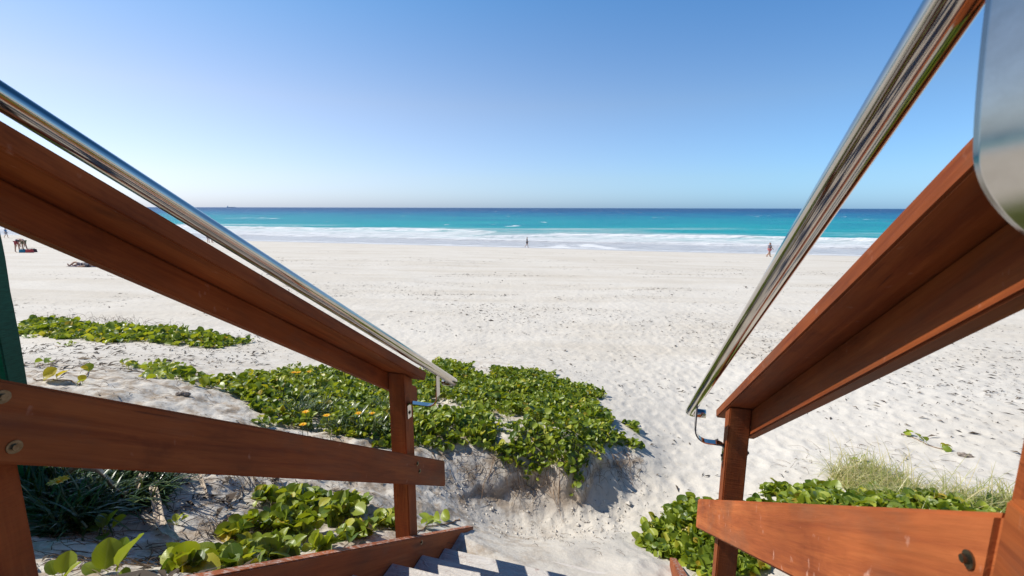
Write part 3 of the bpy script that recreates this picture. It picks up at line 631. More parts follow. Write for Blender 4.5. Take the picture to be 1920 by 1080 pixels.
# ------------------------------------------------------------------ green wrapped post and low screen (left)
def green_fence():
    mt, nt, p = newmat('green_shade_cloth'); L = nt.links; tc = N(nt, 'ShaderNodeTexCoord'); mp = N(nt, 'ShaderNodeMapping'); mp.inputs['Scale'].default_value = (40, 40, 420); L.new(tc.outputs['Object'], mp.inputs['Vector'])
    n = N(nt, 'ShaderNodeTexNoise', Scale=1.0, Detail=3.0); L.new(mp.outputs[0], n.inputs['Vector'])
    r = ramp(nt, n.outputs['Fac'], [(0.35, (0.006, 0.06, 0.03)), (0.65, (0.012, 0.11, 0.06))]); L.new(r.outputs[0], p.inputs['Base Color']); p.inputs['Roughness'].default_value = 0.7
    L.new(bump(nt, n.outputs['Fac'], 0.6, 0.002), p.inputs['Normal'])
    m2 = mt.copy(); nt2 = m2.node_tree; tr = N(nt2, 'ShaderNodeBsdfTranslucent'); tr.inputs['Color'].default_value = (0.03, 0.42, 0.24, 1); ms = N(nt2, 'ShaderNodeMixShader'); ms.inputs[0].default_value = 0.45; nt2.links.new(nt2.nodes['Principled BSDF'].outputs[0], ms.inputs[1]); nt2.links.new(tr.outputs[0], ms.inputs[2]); nt2.links.new(ms.outputs[0], nt2.nodes['Material Output'].inputs[0])
    bx, by = -2.375, 2.10; bz = ground(bx, by)
    root = empty('shade_cloth_fence', (bx, by, bz), -AZ, 'green shade cloth wrapped round a post at the left edge beyond the timber rail', 'fence')
    bm = bmesh.new(); prev = None
    for i in range(29):
        z = -0.1 + 2.15 * i / 28; q = 0.036 + 0.001 * math.sin(i * 1.3) + random.uniform(-0.001, 0.001); qt = q * 1.05
        ring = [bm.verts.new((x * qt, y * q, z)) for x, y in ((-1.2, -1), (1, -1.05), (1.05, 1), (-1, 1))]
        if prev:
            for k in range(4): bm.faces.new((prev[k], prev[(k + 1) % 4], ring[(k + 1) % 4], ring[k]))
        prev = ring
    bm.faces.new(prev); bevel(bm, 0.006)
    frombm('wrapped_post', bm, mt, root)
    V = []; Fc = []
    for i in range(31):
        z = -0.05 + 1.55 * i / 30
        for k in range(7): f = k / 6; V.append((-0.035 - 0.115 * f, -0.03 - 0.05 * f + 0.006 * math.sin(f * 7 + z * 3), z - 0.01 * f * math.sin(z * 9)))
    for i in range(30):
        for k in range(6): a = i * 7 + k; Fc.append((a, a + 1, a + 8, a + 7))
    pydata('cloth_flap', V, Fc, m2, root, True)
    # cloth running back beside the stair, sagging between stakes
    V = []; Fc = []; ny, nz = 40, 10
    for i in range(ny + 1):
        y = -0.05 - 3.6 * i / ny
        for k in range(nz + 1):
            f = k / nz; top = 1.32 - 0.10 * math.sin(i / ny * math.pi * 2) ** 2
            V.append((-0.05 - 0.10 * i / ny + 0.03 * math.sin(i * 0.9 + k * 0.5) * math.sin(f * 3.1), y, -0.05 + f * (top + 0.05)))
    for i in range(ny):
        for k in range(nz): a = i * (nz + 1) + k; Fc.append((a, a + 1, a + nz + 2, a + nz + 1))
    pydata('cloth', V, Fc, m2, root, True)
    for y in (-1.8, -3.6):
        bm = bmesh.new(); tube(bm, [(-0.09, y, -0.2), (-0.09, y, 1.42)], 0.03, 8); frombm('stake', bm, M_drift, root)
green_fence()

# ------------------------------------------------------------------ foliage builders
def leaf_template():
    rows = [(0, 0.05), (0.10, 0.27), (0.30, 0.43), (0.55, 0.47), (0.80, 0.36), (0.95, 0.16), (1.0, 0.03)]
    V = []; UVs = []
    for y, w in rows:
        for x in (-1, -0.5, 0, 0.5, 1): V.append((x * w, y, abs(x) * w)); UVs.append((0.5 + 0.5 * x * w / 0.47, y))
    Q = []
    for i in range(len(rows) - 1):
        for k in range(4): a = i * 5 + k; Q.append((a, a + 1, a + 6, a + 5))
    return np.array(V), np.array(UVs), np.array(Q)
LT, LUV, LQ = leaf_template()
def leaves(name, P, size, yaw, pitch, roll, mat, parent=None, fold=None, curl=None, rnd=None, aspect=1.0, stem=True, root=None, width=None):
    n = len(P); P = np.asarray(P, float)
    fold = rng.uniform(0.15, 0.75, n) if fold is None else fold; curl = rng.uniform(-0.05, 0.4, n) if curl is None else curl
    rnd = np.where(rng.random(n) < 0.015, 0.98, np.clip(rng.normal(0.42, 0.30, n), 0, 0.93)) if rnd is None else rnd
    width = rng.uniform(0.85, 1.1, n) * aspect if width is None else width
    T = LT[None].repeat(n, 0)
    x = T[..., 0] * width[:, None]; y = T[..., 1]; z = T[..., 2] * fold[:, None] - curl[:, None] * y ** 2
    wv = 0.03 * np.sin(y * 9 + rnd[:, None] * 20) * np.sign(x); z = z + wv * np.abs(x) * 2
    x, y, z = x * size[:, None], y * size[:, None], z * size[:, None]
    c, s = np.cos(roll)[:, None], np.sin(roll)[:, None]; x, z = c * x + s * z, -s * x + c * z
    c, s = np.cos(pitch)[:, None], np.sin(pitch)[:, None]; y, z = c * y - s * z, s * y + c * z
    c, s = np.cos(yaw)[:, None], np.sin(yaw)[:, None]; x, y = c * x - s * y, s * x + c * y
    V = np.stack([x + P[:, 0:1], y + P[:, 1:2], z + P[:, 2:3]], -1).reshape(-1, 3)
    nv = len(LT); Q = (LQ[None] + (np.arange(n) * nv)[:, None, None]).reshape(-1, 4)
    A = np.repeat(rnd, nv); UV = np.tile(LUV, (n, 1))
    if stem and root is not None:
        R = np.asarray(root, float); w = 0.012 * size + 0.0012
        off = np.stack([np.cos(yaw), np.sin(yaw), 0 * yaw], 1) * w[:, None]; off2 = np.stack([-np.sin(yaw), np.cos(yaw), 0 * yaw], 1) * w[:, None]
        SV = np.stack([R - off, R + off, P + off * 0.6, P - off * 0.6, R - off2, R + off2, P + off2 * 0.6, P - off2 * 0.6], 1).reshape(-1, 3)
        b = len(V) + np.arange(n)[:, None] * 8; SQ = np.concatenate([b + np.array([[0, 1, 2, 3]]), b + np.array([[4, 5, 6, 7]])])
        V = np.vstack([V, SV]); Q = np.vstack([Q, SQ]); A = np.concatenate([A, np.repeat(np.clip(rnd * 0.3 + 0.6, 0, 0.9), 8)]); UV = np.vstack([UV, np.full((n * 8, 2), 0.3)])
    return npmesh(name, V, Q, mat, parent, attrs={'rnd': A}, uv=UV)
def in_poly(x, y, poly):
    c = np.zeros(len(x), bool); n = len(poly)
    for i in range(n):
        x1, y1 = poly[i]; x2, y2 = poly[(i + 1) % n]
        k = ((y1 > y) != (y2 > y)) & (x < (x2 - x1) * (y - y1) / (y2 - y1 + 1e-12) + x1); c ^= k
    return c
def edge_dist(x, y, poly):
    d = np.full(len(x), 9.0); n = len(poly)
    for i in range(n):
        a = np.array(poly[i]); b = np.array(poly[(i + 1) % n]); ab = b - a; L2 = ab @ ab + 1e-9
        t = np.clip(((x - a[0]) * ab[0] + (y - a[1]) * ab[1]) / L2, 0, 1); d = np.minimum(d, np.hypot(x - a[0] - t * ab[0], y - a[1] - t * ab[1]))
    return d
def poly_points(poly, n, thresh=-0.1, nscale=0.5, seed=0, ragged=0.4):
    P = np.array(poly); lo = P.min(0) - 0.1; hi = P.max(0) + 0.1; xs, ys = [], []; got = 0
    while got < n:
        x = rng.uniform(lo[0], hi[0], n * 3); y = rng.uniform(lo[1], hi[1], n * 3)
        jx = x + ragged * fbm(x / 0.4, y / 0.4, 100 + seed, 3); jy = y + ragged * fbm(x / 0.4 + 9, y / 0.4, 200 + seed, 3)
        k = in_poly(jx, jy, poly) & (fbm(x / nscale, y / nscale, 300 + seed, 3) > thresh)
        xs.append(x[k]); ys.append(y[k]); got += k.sum()
    return np.concatenate(xs)[:n], np.concatenate(ys)[:n]
def avoid_stair(x, y, lo=-1.28, hi=0.33):
    t = x * Tx + y * Ty; s = x * Sx + y * Sy
    return ~((t > lo) & (t < hi) & (s < 3.05) & (s > -2))
def mat_patch(name, label, px_poly, n, size, height, seed=0, thresh=-0.25, sd=0.25, cat='ground creeper', nscale=0.45, ragged=0.4):
    poly = [at(*q)[:2] for q in px_poly]
    x, y = poly_points(poly, n, thresh, nscale, seed, ragged); k = avoid_stair(x, y); x, y = x[k], y[k]; n = len(x)
    g = ground_np(x, y); ed = edge_dist(x, y, poly)
    mound = (0.55 + 0.9 * (fbm(x / 0.35, y / 0.35, 400 + seed, 3) + 0.4)) * np.clip(ed / 0.25, 0.25, 1)
    h = height * mound * rng.uniform(0.15, 1.0, n) ** 0.6
    sz = size * np.clip(np.exp(rng.normal(-0.08, 0.32, n)), 0.4, 1.7)
    yaw = rng.uniform(0, 2 * np.pi, n); pitch = rng.normal(0.3, 0.55, n); roll = rng.normal(0, 0.6, n)
    P = np.stack([x, y, g + h + 0.01], 1); R = np.stack([x + rng.normal(0, 0.02, n), y + rng.normal(0, 0.02, n), g - 0.005], 1)
    o = leaves(name, P, sz, yaw, pitch, roll, M_leaf, root=R)
    return tag(o, label, cat, None, 'stuff')

mat_patch('beach_creeper', 'broad mat of glossy green creeper leaves capping the sand bank beyond the left newel post',
    [(415,722),(500,702),(600,697),(700,696),(770,698),(835,682),(900,690),(965,694),(1025,706),(1060,722),(1112,738),(1140,765),(1168,790),(1200,838),(1155,854),(1110,856),(1098,895),(1088,945),(1068,965),(1040,950),(1022,900),(985,870),(940,848),(880,840),(800,842),(700,842),(600,822),(555,822),(520,790),(490,770)],
    19000, 0.048, 0.11, 1, thresh=-0.25)
mat_patch('beach_creeper', 'long thin strip of creeper on the sand near the green wrapped post',
    [(40,606),(120,604),(200,612),(290,618),(380,634),(455,645),(400,652),(300,648),(200,640),(100,632),(40,632)], 3000, 0.085, 0.12, 2, thresh=-0.35)
mat_patch('beach_creeper', 'large-leaved creeper just outside the left stringer, in front of the newel post',
    [(370,1078),(385,1010),(450,975),(475,930),(540,925),(600,940),(660,960),(735,975),(735,1008),(600,1036),(480,1066),(400,1079)], 1150, 0.056, 0.11, 3, thresh=-0.10, nscale=0.14, ragged=0.16)
mat_patch('beach_creeper', 'creeper bush beside the end of the right stringer',
    [(1192,1026),(1225,990),(1262,965),(1310,950),(1360,955),(1440,948),(1440,1000),(1450,1079),(1340,1079),(1290,1060),(1262,1032)], 2500, 0.058, 0.17, 4, thresh=-0.5)
mat_patch('beach_creeper', 'creeper mat with long grass behind the right lower rail',
    [(1430,940),(1495,922),(1560,922),(1640,938),(1720,945),(1800,952),(1905,968),(1915,1060),(1700,1079),(1500,1079),(1430,1000)], 5200, 0.058, 0.12, 5, thresh=-0.25)
mat_patch('beach_creeper', 'small creeper clump left of the big mat, on bare dune sand',
    [(262,690),(300,672),(330,690),(320,705),(360,712),(420,722),(410,735),(340,722),(285,712)], 330, 0.062, 0.09, 7, thresh=-0.2)
mat_patch('beach_creeper', 'few creeper leaves on the sand behind the foot of the left newel post',
    [(785,985),(800,975),(850,980),(872,975),(870,990),(800,1000)], 42, 0.075, 0.08, 8, thresh=-0.6)

# runners of vine with single leaves lying on the sand: each a thing
def runner(label, px, leaf_sz, n, yellow=0.2, seed=0):
    pts = [at(*q) for q in px]; P = []
    for a, b in zip(pts[:-1], pts[1:]):
        for f in np.linspace(0, 1, 7)[:-1]: x = a[0] + (b[0] - a[0]) * f + random.uniform(-.015, .015); y = a[1] + (b[1] - a[1]) * f + random.uniform(-.015, .015); P.append((x, y, ground(x, y) + 0.006))
    root = empty('creeper_runner', pts[0], 0, label, 'vine', 'single creeper runners on the sand')
    loc = Vector(pts[0]); bm = bmesh.new(); tube(bm, [Vector(p) - loc for p in P], 0.004, 6); frombm('stem', bm, M_vine, root, True)
    idx = rng.integers(0, len(P), n); B = np.array([P[i] for i in idx]) - np.array(loc); B[:, :2] += rng.normal(0, 0.02, (n, 2)); Q = B.copy(); Q[:, 2] += rng.uniform(0.01, 0.05, n)
    rnd = np.where(rng.random(n) < yellow, 0.96, rng.uniform(0.3, 0.8, n))
    leaves('foliage', Q, leaf_sz * rng.uniform(0.6, 1.2, n), rng.uniform(0, 6.28, n), rng.normal(0.5, 0.4, n), rng.normal(0, 0.5, n), M_leaf, root, rnd=rnd, root=B)
runner('creeper runner with two yellow leaves in front of the green wrapped post', [(62,718),(100,720),(150,722),(175,700),(240,700),(330,697)], 0.085, 9, 0.5)
runner('short forked runner with one round leaf right of the green wrapped post', [(58,692),(85,688),(110,683),(130,680)], 0.08, 3, 0)
runner('sprig of creeper leaves between the thin strip and the sand mound', [(105,648),(125,650),(140,648)], 0.08, 6, 0)
runner('long runner joining the small clump to the big mat', [(300,700),(345,712),(400,724),(445,730),(480,735)], 0.075, 34, 0.1)
runner('thin green runner on open sand above the right grass', [(1690,815),(1720,828),(1750,842),(1790,848)], 0.07, 14, 0.2)
runner('tiny three leaf runner on sand left of the driftwood', [(1596,862),(1606,864),(1616,866)], 0.06, 5, 0)
runner('dark runner lying behind the foot of the left newel post', [(770,1008),(800,992),(840,984),(868,976)], 0.07, 7, 0)

# big leaves close to the camera
def big_plant(label, px, specs):
    b = at(*px); root = empty('broadleaf_seedling', b, 0, label, 'plant', 'large-leaved seedlings below the left rail')
    n = len(specs); P = np.array([[s[0], s[1], s[2]] for s in specs]) * 0.62; R = P * 0; R[:, :2] = P[:, :2] * 0.15
    leaves('foliage', P, np.array([s[3] for s in specs]) * 0.62, np.array([s[4] for s in specs]), np.array([s[5] for s in specs]), np.array([s[6] for s in specs]), M_leaf, root,
        fold=np.full(n, 0.35), curl=np.full(n, 0.12), rnd=np.array([s[7] for s in specs]), root=R)
big_plant('two big upright glossy leaves at the bottom edge below the left rail', (215, 1078),
    [(-0.03, -0.02, 0.05, 0.15, 0.25, 1.0, 0.6, 0.42), (0.03, 0.0, 0.06, 0.17, -0.75, 0.9, -0.6, 0.5), (0.0, 0.03, 0.05, 0.12, -0.1, 1.1, 0.2, 0.2), (-0.06, -0.04, 0.02, 0.10, 1.2, 0.7, 0.1, 0.45), (0.05, -0.05, 0.02, 0.09, -1.6, 0.5, 0.3, 0.3), (-0.02, -0.06, 0.02, 0.09, 2.6, 0.5, 0.3, 0.2)])
big_plant('pair of pale round leaves beside the near left post', (118, 1085),
    [(0.0, 0.0, 0.03, 0.10, 0.1, 0.9, 0.5, 0.55), (0.03, -0.03, 0.02, 0.09, -0.6, 0.7, -0.4, 0.6), (-0.04, 0.0, 0.02, 0.08, 0.9, 0.8, 0.3, 0.3), (0.0, -0.04, 0.01, 0.08, -2.0, 0.4, 0.1, 0.25)])
big_plant('shaded seedling of dull green leaves below the dry palm sheath', (195, 1005),
    [(0, 0, 0.06, 0.10, 0.7, 0.9, 0.3, 0.25), (0.03, 0, 0.07, 0.11, -0.4, 0.9, -0.4, 0.35), (0.05, 0.02, 0.05, 0.10, -1.1, 0.7, 0.2, 0.45), (-0.04, 0, 0.03, 0.09, 1.5, 0.3, 0.2, 0.1), (0.02, -0.03, 0.02, 0.09, -2.4, 0.3, 0, 0.1)])
big_plant('small sunlit seedling right of the dry palm strip', (330, 985),
    [(0, 0, 0.03, 0.06, 0.5, 0.9, 0.3, 0.8), (0.02, 0, 0.04, 0.06, -0.6, 0.8, -0.4, 0.8), (0.03, 0.02, 0.03, 0.06, -1.4, 0.5, 0.2, 0.7), (-0.03, 0, 0.02, 0.05, 1.6, 0.5, 0.2, 0.8)])

# grass and strap leaves
def blades(name, label, x, y, length, width, mat, lean=0.6, cat='grass', rndm=0.5, zoff=0.0):
    n = len(x); g = ground_np(x, y) + zoff; yaw = rng.uniform(0, 6.28, n); ln = length * rng.uniform(0.5, 1.3, n); bend = rng.uniform(0.2, 1.3, n) * lean * 2
    a0 = rng.normal(1.25, 0.25, n) - lean * 0.3; segs = 6; V = []; px_ = np.zeros(n); pz = np.zeros(n); ang = a0.copy()
    cols = []
    for k in range(segs + 1):
        f = k / segs; w = width * (1 - f) ** 0.7 * (0.6 + 1.2 * f * (1 - f) + 0.4) * 0.5 + 0.0003
        dx = np.cos(yaw) * px_; dy = np.sin(yaw) * px_; nx = -np.sin(yaw) * w; ny = np.cos(yaw) * w
        V.append(np.stack([x + dx - nx, y + dy - ny, g + pz], 1)); V.append(np.stack([x + dx + nx, y + dy + ny, g + pz], 1))
        px_ = px_ + np.cos(ang) * ln / segs; pz = pz + np.sin(ang) * ln / segs; ang = ang - bend / segs
    V = np.stack(V, 1).reshape(-1, 3); nv = 2 * (segs + 1)
    q = np.array([[2 * k, 2 * k + 1, 2 * k + 3, 2 * k + 2] for k in range(segs)]); Q = (q[None] + (np.arange(n) * nv)[:, None, None]).reshape(-1, 4)
    rnd = np.clip(rng.normal(rndm, 0.25, n), 0, 1)
    o = npmesh(name, V, Q, mat, attrs={'rnd': np.repeat(rnd, nv)}); return tag(o, label, cat, None, 'stuff')
pg = [at(*q)[:2] for q in [(45,885),(110,872),(200,868),(300,880),(330,915),(300,945),(230,965),(180,1000),(90,1010),(60,960)]]
x, y = poly_points(pg, 2600, -0.4, 0.3, 31, 0.08)
blades('strap_grass', 'dark strap-leaved ground cover with yellow daisies in the shade behind the near left post', x, y, 0.20, 0.012, M_strap, 0.75, 'ground cover', 0.5)
pg2 = [at(*q)[:2] for q in [(1555,900),(1600,880),(1660,885),(1700,915),(1800,930),(1905,945),(1905,1010),(1750,1000),(1640,960),(1580,930)]]
x, y = poly_points(pg2, 2300, -0.25, 0.4, 33, 0.15)
blades('coast_grass', 'pale wiry grass growing through the creeper behind the right lower rail', x, y, 0.24, 0.0055, M_grass, 1.0, 'grass', 0.62)
x, y = poly_points(pg2, 420, -0.3, 0.5, 34, 0.2)
blades('wiry_grass', 'long pale wiry grass stems arching over the right creeper mat', x, y, 0.42, 0.004, M_grass, 1.1, 'grass', 0.85, 0.03)
pg3 = [at(*q)[:2] for q in [(1555,900),(1590,872),(1640,880),(1690,905),(1640,935),(1580,925)]]
x, y = poly_points(pg3, 420, -0.1, 0.25, 35, 0.12)
blades('coast_grass', 'dry straw-coloured grass tuft on sand above the right lower rail', x, y, 0.11, 0.004, M_grass, 1.2, 'grass', 0.75)
pg4 = [at(*q)[:2] for q in [(560,760),(740,770),(730,835),(600,815),(545,790)]]
x, y = poly_points(pg4, 700, -0.1, 0.3, 37, 0.1)
blades('strap_grass', 'narrow daisy leaves mixed into the mat left of the newel post', x, y, 0.16, 0.009, M_strap, 0.7, 'ground cover', 0.9, 0.05)

def cover(name, label, tsq, n, size, height, seed, cat='ground creeper'):  # unseen creeper, added out of frame to cut sand bounce onto the timber
    t0, t1, s0, s1 = tsq; t = rng.uniform(t0, t1, n); s = rng.uniform(s0, s1, n); x = t * Tx + s * Sx; y = t * Ty + s * Sy
    vis = (np.abs(x) < y * 1.25 + 0.45) & (y > -0.2)
    k = (fbm(x / 0.6, y / 0.6, seed, 3) > -0.45) & ~vis; x, y = x[k], y[k]; n = len(x); g = ground_np(x, y)
    P = np.stack([x, y, g + height * rng.uniform(0.2, 1, n)], 1); Rr = np.stack([x, y, g - 0.005], 1)
    o = leaves(name, P, size * rng.uniform(0.6, 1.4, n), rng.uniform(0, 6.28, n), rng.normal(0.4, 0.4, n), rng.normal(0, 0.5, n), M_leaf, root=Rr, rnd=np.clip(rng.normal(0.3, 0.2, n), 0, 0.9)); tag(o, label, cat, None, 'stuff')
cover('beach_creeper', 'unseen creeper thicket added beside the right side of the landing', (0.5, 6.0, -5.0, 1.9), 9000, 0.13, 0.22, 511)
cover('beach_creeper', 'unseen creeper thicket added beside the left side of the landing', (-7.0, -1.35, -5.0, 1.2), 9000, 0.13, 0.22, 512)
cover('beach_creeper', 'unseen creeper thicket added behind the landing', (-3.0, 2.2, -8.0, -1.7), 5000, 0.15, 0.3, 513)

# yellow daisies: each one a thing
DAISY = None
def daisy(px, h, size, label):
    global DAISY
    b = at(*px); root = empty('yellow_daisy', (b[0], b[1], ground(b[0], b[1])), random.uniform(0, 6), label, 'flower', 'yellow daisies in the greenery')
    bm = bmesh.new(); tube(bm, [(0.02, 0, 0), (0.01, 0, h * 0.6), (0, 0, h)], 0.0025, 6); frombm('stem', bm, M_strap, root, True)
    n = 14; a = np.arange(n) * 2 * np.pi / n; P = np.stack([0.006 * np.cos(a), 0.006 * np.sin(a), np.full(n, h)], 1)
    leaves('petal_ring', P, np.full(n, size), a - np.pi / 2, np.full(n, 0.35) + rng.normal(0, 0.08, n), np.zeros(n), M_petal, root, fold=np.full(n, 0.1), curl=np.full(n, 0.15), rnd=rng.random(n), aspect=0.42, stem=False)
    bm = bmesh.new(); bmesh.ops.create_uvsphere(bm, u_segments=10, v_segments=6, radius=0.008, matrix=Matrix.Translation((0, 0, h + 0.003))); frombm('flower_centre', bm, M_petal, root, True)
for px, h, sz, lb in [((116,952),0.21,0.030,'yellow daisy just under the left lower rail, above the dark strap leaves'), ((125,986),0.20,0.034,'open yellow daisy in front of the dark strap leaves'),
    ((132,950),0.22,0.026,'yellow daisy half hidden by the left lower rail'),
    ((562,731),0.23,0.028,'topmost yellow daisy on the left end of the big creeper mat'), ((554,739),0.22,0.026,'yellow daisy just below the topmost one on the mat'), ((582,730),0.22,0.024,'yellow daisy right of the topmost one on the mat'),
    ((577,824),0.22,0.026,'leftmost yellow daisy of the row above the left lower rail'), ((616,832),0.22,0.026,'yellow daisy in the middle of the row above the left lower rail'), ((572,846),0.20,0.024,'lowest yellow daisy of the row above the left lower rail'),
    ((675,829),0.22,0.024,'small yellow daisy close left of the newel post'), ((701,828),0.22,0.022,'yellow daisy touching the left side of the newel post')]:
    daisy(px, h, sz, lb)

# ------------------------------------------------------------------ litter on the sand
def litter():
    xs, ys, ss = [], [], []
    def add(n, gen, size):
        x, y = gen(n); xs.append(x); ys.append(y); ss.append(size * np.exp(rng.normal(0, 0.45, len(x))))
    def wedge(r0, r1, a0, a1, dens, seed, thr, nsc=2.5):
        def g(n):
            r = np.sqrt(rng.uniform(r0 ** 2, r1 ** 2, n)); a = np.radians(rng.uniform(a0, a1, n)); x, y = r * np.sin(a), r * np.cos(a)
            k = fbm(x / nsc, y / (nsc * 0.55), seed, 3) > thr; return x[k], y[k]
        return g
    add(9000, wedge(7, 22, -52, 52, 1, 81, 0.0), 0.030)
    add(4200, wedge(9, 15, -10, 50, 1, 84, 0.05), 0.027)
    add(7000, wedge(20, 42, -50, 50, 1, 82, 0.12, 4.0), 0.042)
    add(1800, wedge(3, 9, -50, 52, 1, 83, 0.0, 1.2), 0.020)
    add(1500, wedge(6.0, 12, -50, -28, 1, 85, -0.1, 0.8), 0.040)
    add(2600, wedge(1.4, 4.6, -50, 20, 1, 86, -0.05, 0.5), 0.009); add(1600, wedge(1.4, 4.2, -50, -12, 1, 86, -0.15, 0.6), 0.012); add(900, wedge(1.6, 3.6, -45, -20, 1, 87, -0.1, 0.5), 0.026)
    def line(n):
        a = np.radians(rng.uniform(-50, 48, n)); r0 = rng.choice([17.0, 24.0, 25.5, 36.0, 52.0], n); r = (r0 + 1.2 * fbm(a * 6, r0, 88, 3) + rng.normal(0, 0.12, n)) / np.cos(a + 0.26) ; x, y = r * np.sin(a), r * np.cos(a); k = fbm(x / 3, y / 3, 89, 2) > 0.0; return x[k], y[k]
    add(5200, line, 0.038)
    x = np.concatenate(xs); y = np.concatenate(ys); s = np.concatenate(ss); k = avoid_stair(x, y, -1.3, 0.4); x, y, s = x[k], y[k], s[k]
    n = len(x); yaw = rng.uniform(0, 6.28, n); asp = rng.uniform(0.12, 0.6, n); g = ground_np(x, y)
    # a bent sliver of four points, standing slightly off the sand so that it throws its own shadow
    T = np.array([(-1, 0, 0.0), (-0.2, 0.5, 0.25), (1, 0.1, 0.05), (0.1, -0.5, 0.3)])
    X = T[None, :, 0] * s[:, None]; Yl = T[None, :, 1] * (s * asp)[:, None]; Z = T[None, :, 2] * s[:, None] * rng.uniform(0.3, 1.6, n)[:, None] + 0.004
    c, q = np.cos(yaw)[:, None], np.sin(yaw)[:, None]; V = np.stack([x[:, None] + c * X - q * Yl, y[:, None] + q * X + c * Yl, g[:, None] + Z], -1).reshape(-1, 3)
    Q = (np.array([[0, 1, 2, 3]])[None] + (np.arange(n) * 4)[:, None, None]).reshape(-1, 4)
    o = npmesh('beach_litter', V, Q, M_litter, smooth=False, attrs={'rnd': np.repeat(np.clip(rng.beta(1.3, 2.6, n), 0, 1), 4)})
    tag(o, 'scattered dark flakes of dry leaf and seaweed lying over the sand', 'beach litter', None, 'stuff')
litter()
def twigs(name, label, px_poly, n, ln, r, mat, seed=0, rise=0.03, droop=0.0):
    poly = [at(*q)[:2] for q in px_poly]; x, y = poly_points(poly, n, -9, 1, seed, 0.05); bm = bmesh.new()
    for i in range(n):
        a = random.uniform(0, 6.28); L_ = ln * random.uniform(0.3, 1.3); pts = []; px_, py_ = x[i], y[i]; up_ = random.uniform(0.2, 1) * rise
        for k in range(6):
            g = ground(px_, py_); f = k / 5; pts.append((px_, py_, g + 0.004 + up_ * math.sin(f * math.pi) - droop * f))
            a += random.uniform(-0.5, 0.5); px_ += math.cos(a) * L_ / 5; py_ += math.sin(a) * L_ / 5
        tube(bm, pts, r, 4, False, radii=[r * (1 - 0.12 * k) for k in range(6)])
    o = frombm(name, bm, mat, None, True); tag(o, label, 'twigs', None, 'stuff')
twigs('dry_twigs', 'tangle of dry roots and twigs on the bank face below the creeper mat', [(800,850),(900,850),(1000,880),(1060,890),(1120,860),(1190,850),(1205,880),(1120,915),(1060,935),(960,935),(880,910),(820,880)], 190, 0.15, 0.0022, M_twig, 5, 0.05)
twigs('dry_twigs', 'dry stalks and twigs strewn on shaded sand below the left lower rail', [(290,900),(420,885),(520,900),(560,930),(450,1000),(400,1075),(280,1075),(270,980)], 150, 0.20, 0.0024, M_twig, 6, 0.04)
twigs('dry_twigs', 'dry stalks on the shaded sand beside the near left post', [(60,990),(180,985),(285,1000),(280,1078),(200,1078),(90,1070)], 90, 0.13, 0.0018, M_twig, 12, 0.02)
twigs('dry_twigs', 'fine dry twigs around the sand mound left of the big mat', [(60,680),(200,690),(330,690),(480,740),(520,790),(430,770),(300,745),(150,725),(60,712)], 90, 0.16, 0.002, M_twig, 7)
twigs('dry_twigs', 'bare stalks rising out of the thin creeper strip', [(45,600),(150,596),(260,600),(340,615),(260,620),(150,606),(45,606)], 90, 0.40, 0.003, M_twig, 8, 0.18)
twigs('dry_twigs', 'few stray twigs on the sand above the right grass', [(1440,880),(1520,820),(1700,830),(1880,880),(1900,920),(1700,890),(1560,880)], 50, 0.22, 0.0018, M_twig, 9)
twigs('dry_twigs', 'short twigs on the trodden sand at the foot of the stair', [(900,960),(1000,975),(1150,970),(1200,1010),(1180,1050),(1050,1040),(930,1000)], 40, 0.07, 0.0018, M_twig, 10, 0.02)

# dry palm sheaths, driftwood
def strip(name, label, px, wd, mat, lift=0.02, curl=0.5, cat='dry palm'):
    pts = [at(*q) for q in px]; base = Vector(pts[0]); n = 24; V = []; Fc = []
    for i in range(n + 1):
        f = i / n * (len(pts) - 1); k = min(int(f), len(pts) - 2); q = f - k; p = Vector(pts[k]).lerp(Vector(pts[k + 1]), q); d = (Vector(pts[k + 1]) - Vector(pts[k])); d.z = 0; d.normalize(); nr = Vector((-d.y, d.x, 0))
        w = wd * (0.35 + 0.65 * math.sin(math.pi * min(1, 0.12 + f / (len(pts) - 1) * 0.85))); g = ground(p.x, p.y)
        for c in range(6):
            a = (c / 5 - 0.5) * 2; V.append((p.x + nr.x * a * w - base.x, p.y + nr.y * a * w - base.y, g + lift * (1 + 0.6 * math.sin(f * 2.1)) + curl * w * (a * a) + 0.003 * math.sin(c * 2.4 + i) - base.z))
    for i in range(n):
        for c in range(5): a = i * 6 + c; Fc.append((a, a + 1, a + 7, a + 6))
    o = pydata(name, V, Fc, mat, None, True); md = o.modifiers.new('thick', 'SOLIDIFY'); md.thickness = 0.003; o.location = base
    return tag(o, label, cat)
strip('dry_palm_sheath', 'pale curled dry palm sheath lying against the dark strap leaves', [(135,945),(190,955),(235,952),(275,935)], 0.040, M_dry, 0.13, 0.9)
strip('dry_palm_strip', 'long brown and white dry palm strip standing out on the shaded sand', [(302,915),(292,945),(300,985),(318,1020),(340,1050)], 0.020, M_dry, 0.05, 0.6)
strip('dry_palm_strip', 'short dry palm strip bent over below the lower rail, right of the long one', [(352,900),(375,905),(390,935)], 0.012, M_dry, 0.03, 0.6)
